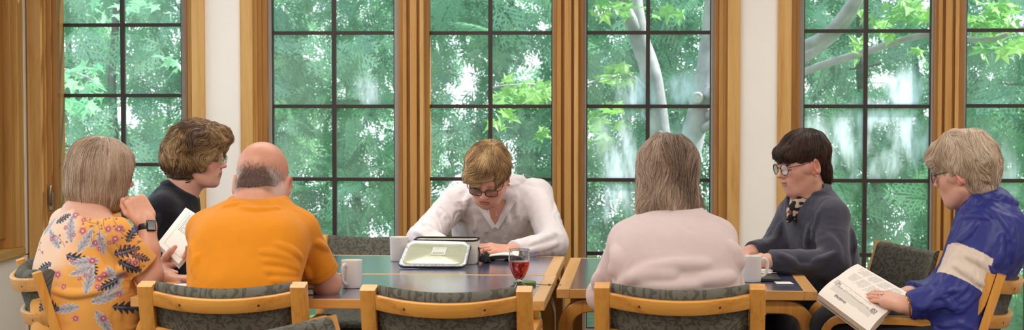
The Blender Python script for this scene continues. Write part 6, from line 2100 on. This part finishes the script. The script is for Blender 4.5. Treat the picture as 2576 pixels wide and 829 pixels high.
# ------------------------------------------------------------------ G: person in the blue jacket
def woman_blue():
    t = person(2535, 700, 6.02, 'person in a blue jacket with a beige sleeve band, reading a big book')
    fd = frame_of(168)
    right = fd.R[:, 0]
    rows = [(2398, 860, 6.15, .19, .12), (2430, 740, 6.17, .195, .115), (2470, 660, 6.19, .195, .125), (2500, 600, 6.21, .185, .13), (2508, 545, 6.22, .145, .115), (2480, 505, 6.22, .075, .075)]
    P, a, b = rows_tube(rows)
    SL, SR = W(2470, 582, 6.12), W(2455, 570, 6.39)
    EL, ER = W(2396, 750, 6.05), W(2380, 740, 6.43)
    WL, WR = W(2286, 768, 6.04), W(2290, 740, 6.33)
    NB, HC = W(2466, 502, 6.22), W(2430, 438, 6.21)
    fr = frame_of(152, -10, 0, HC, .99)
    bd = SDF()
    head_items(bd, fr, nose=.98, full=.3)
    bd.chain([fr.w((0, -.02, -.05)), NB, P[4]], [.052, .058, .08], .035)
    bd.etube(P, np.array(a) - .02, np.array(b) - .015, right, .03)
    bd.cap(SL, EL, .045, .042, .02); bd.cap(EL, WL, .042, .0285, .012)
    bd.cap(SR, ER, .045, .042, .02); bd.cap(ER, WR, .042, .028, .012)
    hd = W(2215, 745, 6.08) - WL
    hand_items(bd, WL, hd, (.05, -.45, 1), 1.0, (14, 24, 16), (1, 24, 20), 2, side=1)
    hand_items(bd, WR, (-1, .1, .1), (0, .2, 1), .98, (20, 25, 15), side=-1)
    smooth_sdf_object('body', bd, m_skin, t, .0028, face_color(fr, (220, 168, 146), lips=(176, 100, 92), brow=(176, 150, 126), ruddy=.4))
    s = SDF()
    s.etube(P, a, b, right, .0, end=.02)
    s.cap(SL, W(2490, 540, 6.19), .064, .075, .06); s.cap(SR, W(2470, 540, 6.27), .06, .07, .06)
    for S_, E_, W_, k in ((SL, EL, WL, .97), (SR, ER, WR, .96)):
        s.cap(S_, E_, .071, .066, .04); s.ell(E_ * .9 + S_ * .1, (.071, .071, .070), .03); s.cap(E_, W_, .070, .044, .03)
        dd = unit(W_ - E_); c = E_ + (W_ - E_) * k
        s.half(c, dd, .003, -1, c - .08, c + .09)
    s.chain([W(2425, 530, 6.12), W(2452, 508, 6.12), W(2500, 486, 6.17), W(2508, 488, 6.25), W(2470, 505, 6.31), W(2428, 535, 6.27)], [.014, .018, .021, .021, .019, .014], .014)
    s.chain([W(2425, 530, 6.13), W(2405, 585, 6.12), W(2395, 640, 6.12)], [.014, .014, .010], .014)
    s.cap(NB + (0, 0, -.01), fr.w((0, .0, -.03)), .054, .053, .008, -1)
    for pts, r in ([[(2425, 640), (2470, 655), (2500, 690)], .007], [[(2400, 665), (2440, 690), (2480, 720)], .006], [[(2330, 760), (2370, 740), (2400, 720)], .008], [[(2310, 775), (2350, 765), (2400, 765)], .007], [[(2350, 725), (2380, 750), (2400, 785)], .006], [[(2460, 560), (2430, 590), (2410, 610)], .006], [[(2520, 590), (2515, 640), (2500, 670)], .008], [[(2540, 540), (2550, 600), (2545, 660)], .007], [[(2420, 550), (2450, 540), (2490, 548)], .005], [[(2480, 520), (2520, 550), (2550, 600)], .005]):
        ridge(s, pts, r, .014)
    flush(s)
    s.disp(wrinkles(.0040, (11, 11, 11), 71, .001)); s.disp(wrinkles(.0022, (26, 26, 20), 73, .0005))
    ax = EL - SL; LA = np.linalg.norm(ax); ax = ax / LA
    def ccol(V):
        d = V - SL
        tt = (d @ ax) / LA
        rd = np.linalg.norm(d - (d @ ax)[:, None] * ax, axis=1)
        inarm = (rd < .112) & ((V - P[3]) @ right < -.06)
        skew = tt + .35 * (((V - SL) @ np.cross(ax, (0, -1, 0))))
        m = ((skew > .36) & (skew < .80) & inarm).astype(float)
        C = np.tile(lin((42, 50, 128)), (len(V), 1)) * (1 + .06 * vnoise(V * 25, 3)[:, None])
        return pick(V, C, [(m, (222, 204, 190))])
    smooth_sdf_object('jacket', s, m_nylon, t, .0027, ccol)
    v = SDF()
    v.ell((0, -.008, .060), (.096, .108, .098), .0, fr=fr)
    v.ell((0, -.044, .010), (.086, .074, .080), .03, fr=fr)
    v.ell((0, -.052, -.042), (.058, .038, .044), .03, fr=fr)
    v.ell((0, .080, .075), (.066, .044, .040), .03, fr=fr)
    v.ell((0, .172, -.045), (.090, .075, .108), .010, -1, fr=fr)
    v.ell((0, .080, -.100), (.10, .105, .075), .012, -1, fr=fr)
    for x in (-1, 1):
        v.ell((x * .095, .012, -.022), (.022, .022, .030), .008, -1, fr=fr)
    v.disp(lambda P_: .010 * (.5 - np.abs(vnoise(fr.l(P_) * np.array([28, 16, 26]) + .8 * vnoise(fr.l(P_) * 14, 8)[:, None], 3))) + .003 * vnoise(fr.l(P_) * 60, 5))
    def flow(q):
        r = q - np.array([0, -.02, .155]); r /= np.linalg.norm(r, axis=1, keepdims=True) + 1e-6
        k = sstep(q[:, 1], .03, .09)[:, None]; bk = sstep(-q[:, 1], -.02, .05)[:, None]
        return r + np.array([0, -.55, -.30]) * (1 - k) + k * np.array([0, .35, -.3]) + bk * np.array([0, .0, -.4])
    hair_object('hair', v, fr, flow, [(160, 132, 108), (204, 178, 152), (228, 206, 182), (244, 230, 214)], t, 8500, 10, .09, .00062, (0, 0.0056), seed=62, jit=.06, wave=.5, wavef=22, clump=.7, base_dark=.85, lockf=18, lockc=.5)
    glasses(fr, t, m_specs_b, y=.110, w=.024, hgt=.017, r=.0016, sq=2.6, label='dark framed glasses')
    o0 = np.array(t.location)
    # ring and bracelet on the resting hand
    dw = unit(WL - EL); e1 = unit(np.cross(dw, (0, 1, 0.2))); e2 = np.cross(dw, e1)
    ang = np.linspace(0, 2 * PI, 26, endpoint=False)
    wc = WL + dw * .004
    MB().tube([wc + (e1 * math.cos(q) + e2 * math.sin(q)) * .0315 - o0 for q in ang], .0028, 8, closed=True).build('bracelet', plain('gold_bracelet', (206, 160, 90), .25, .5, .9), t, smooth=True)
    rc = bd.raycast(2216, 741)
    if rc is not None:
        hf = unit(hd); e1 = unit(np.cross(hf, (0, 0, 1))); e2 = np.cross(e1, hf)
        cc = rc - e2 * .007
        mb = MB().tube([cc + (e1 * math.cos(q) + e2 * math.sin(q)) * .0105 - o0 for q in ang], .0024, 8, closed=True)
        mb.lathe([(0, .0), (.009, .0), (.009, .003), (.006, .0045), (0, .005)], 14, rc + e2 * .002 - o0)
        mb.build('ring', plain('silver_ring', (214, 212, 208), .2, .5, .95), t, smooth=True)
    legs(t, P[0] + (-.03, 0, -.02), 172, (44, 44, 52), [W(2095, 822, 6.23), W(2150, 850, 6.45)], [W(2120, 830, 5.95) * [1, 1, 0], W(2200, 830, 6.4) * [1, 1, 0]], hip_r=(.19, .16, .12), r=(.10, .075, .055))
woman_blue()
# ================================================================== LIGHT, CAMERA
w = bpy.data.worlds.new('sky'); SC.world = w; w.use_nodes = True
nt = w.node_tree; bg = nt.nodes['Background']
tc = nt.nodes.new('ShaderNodeTexCoord'); sp = nt.nodes.new('ShaderNodeSeparateXYZ'); rp = nt.nodes.new('ShaderNodeValToRGB')
nt.links.new(tc.outputs['Generated'], sp.inputs[0]); nt.links.new(sp.outputs[2], rp.inputs[0]); nt.links.new(rp.outputs[0], bg.inputs[0])
rp.color_ramp.elements[0].position = 0.0; rp.color_ramp.elements[0].color = (0.93, 0.97, 1.0, 1)
rp.color_ramp.elements[1].position = 0.6; rp.color_ramp.elements[1].color = (0.62, 0.80, 1.0, 1)
bg.inputs[1].default_value = 2.9
sun = bpy.data.lights.new('sun', 'SUN'); sun.energy = 10.0; sun.angle = math.radians(1.0); sun.color = (1, .97, .9)
so = bpy.data.objects.new('sun', sun); COL.objects.link(so)
so.rotation_euler = Vector((-.66, -.20, -.72)).to_track_quat('-Z', 'Y').to_euler()
def area(name, loc, size, power, col=(1, .93, .85), rot=(0, 0, 0)):
    l = bpy.data.lights.new(name, 'AREA'); l.shape = 'RECTANGLE'; l.size, l.size_y = size; l.energy = power; l.color = col
    o = bpy.data.objects.new(name, l); COL.objects.link(o); o.location = loc; o.rotation_euler = rot
    return o
for i, (x, y) in enumerate([(-1.9, 1.0), (1.9, 1.0), (-1.9, 4.2), (1.9, 4.2)]):
    area('ceiling_lamp_light', (x, y, 2.70), (1.2, .6), 50)
area('ceiling_lamp_light', (-1.3, 7.2, 2.70), (2.0, .5), 34)
area('ceiling_lamp_light', (1.7, 7.2, 2.70), (2.0, .5), 34)

cd = bpy.data.cameras.new('camera'); co = bpy.data.objects.new('camera', cd); COL.objects.link(co)
cd.sensor_width = 36.0; cd.sensor_fit = 'HORIZONTAL'
cd.lens = FPX / IW * 36.0
cd.clip_end = 200; cd.clip_start = .1
co.location = CAMPOS; co.rotation_euler = (PI / 2 - PITCH, 0, YAW)
cd.dof.use_dof = True; cd.dof.focus_distance = 6.7; cd.dof.aperture_fstop = 6.0
SC.camera = co
vs = SC.view_settings
SC.display_settings.display_device = 'sRGB'
vs.view_transform = 'Standard'; vs.look = 'None'; vs.gamma = 1; vs.exposure = 0.0; vs.use_curve_mapping = False
SC.cycles.use_denoising = True; SC.cycles.use_adaptive_sampling = True; SC.cycles.adaptive_threshold = 0.015
SC.cycles.max_bounces = 8; SC.cycles.transparent_max_bounces = 16
SC.cycles.diffuse_bounces = 4; SC.cycles.glossy_bounces = 4; SC.cycles.transmission_bounces = 8
SC.cycles.sample_clamp_indirect = 6.0
SC.cycles.caustics_reflective = False; SC.cycles.caustics_refractive = False
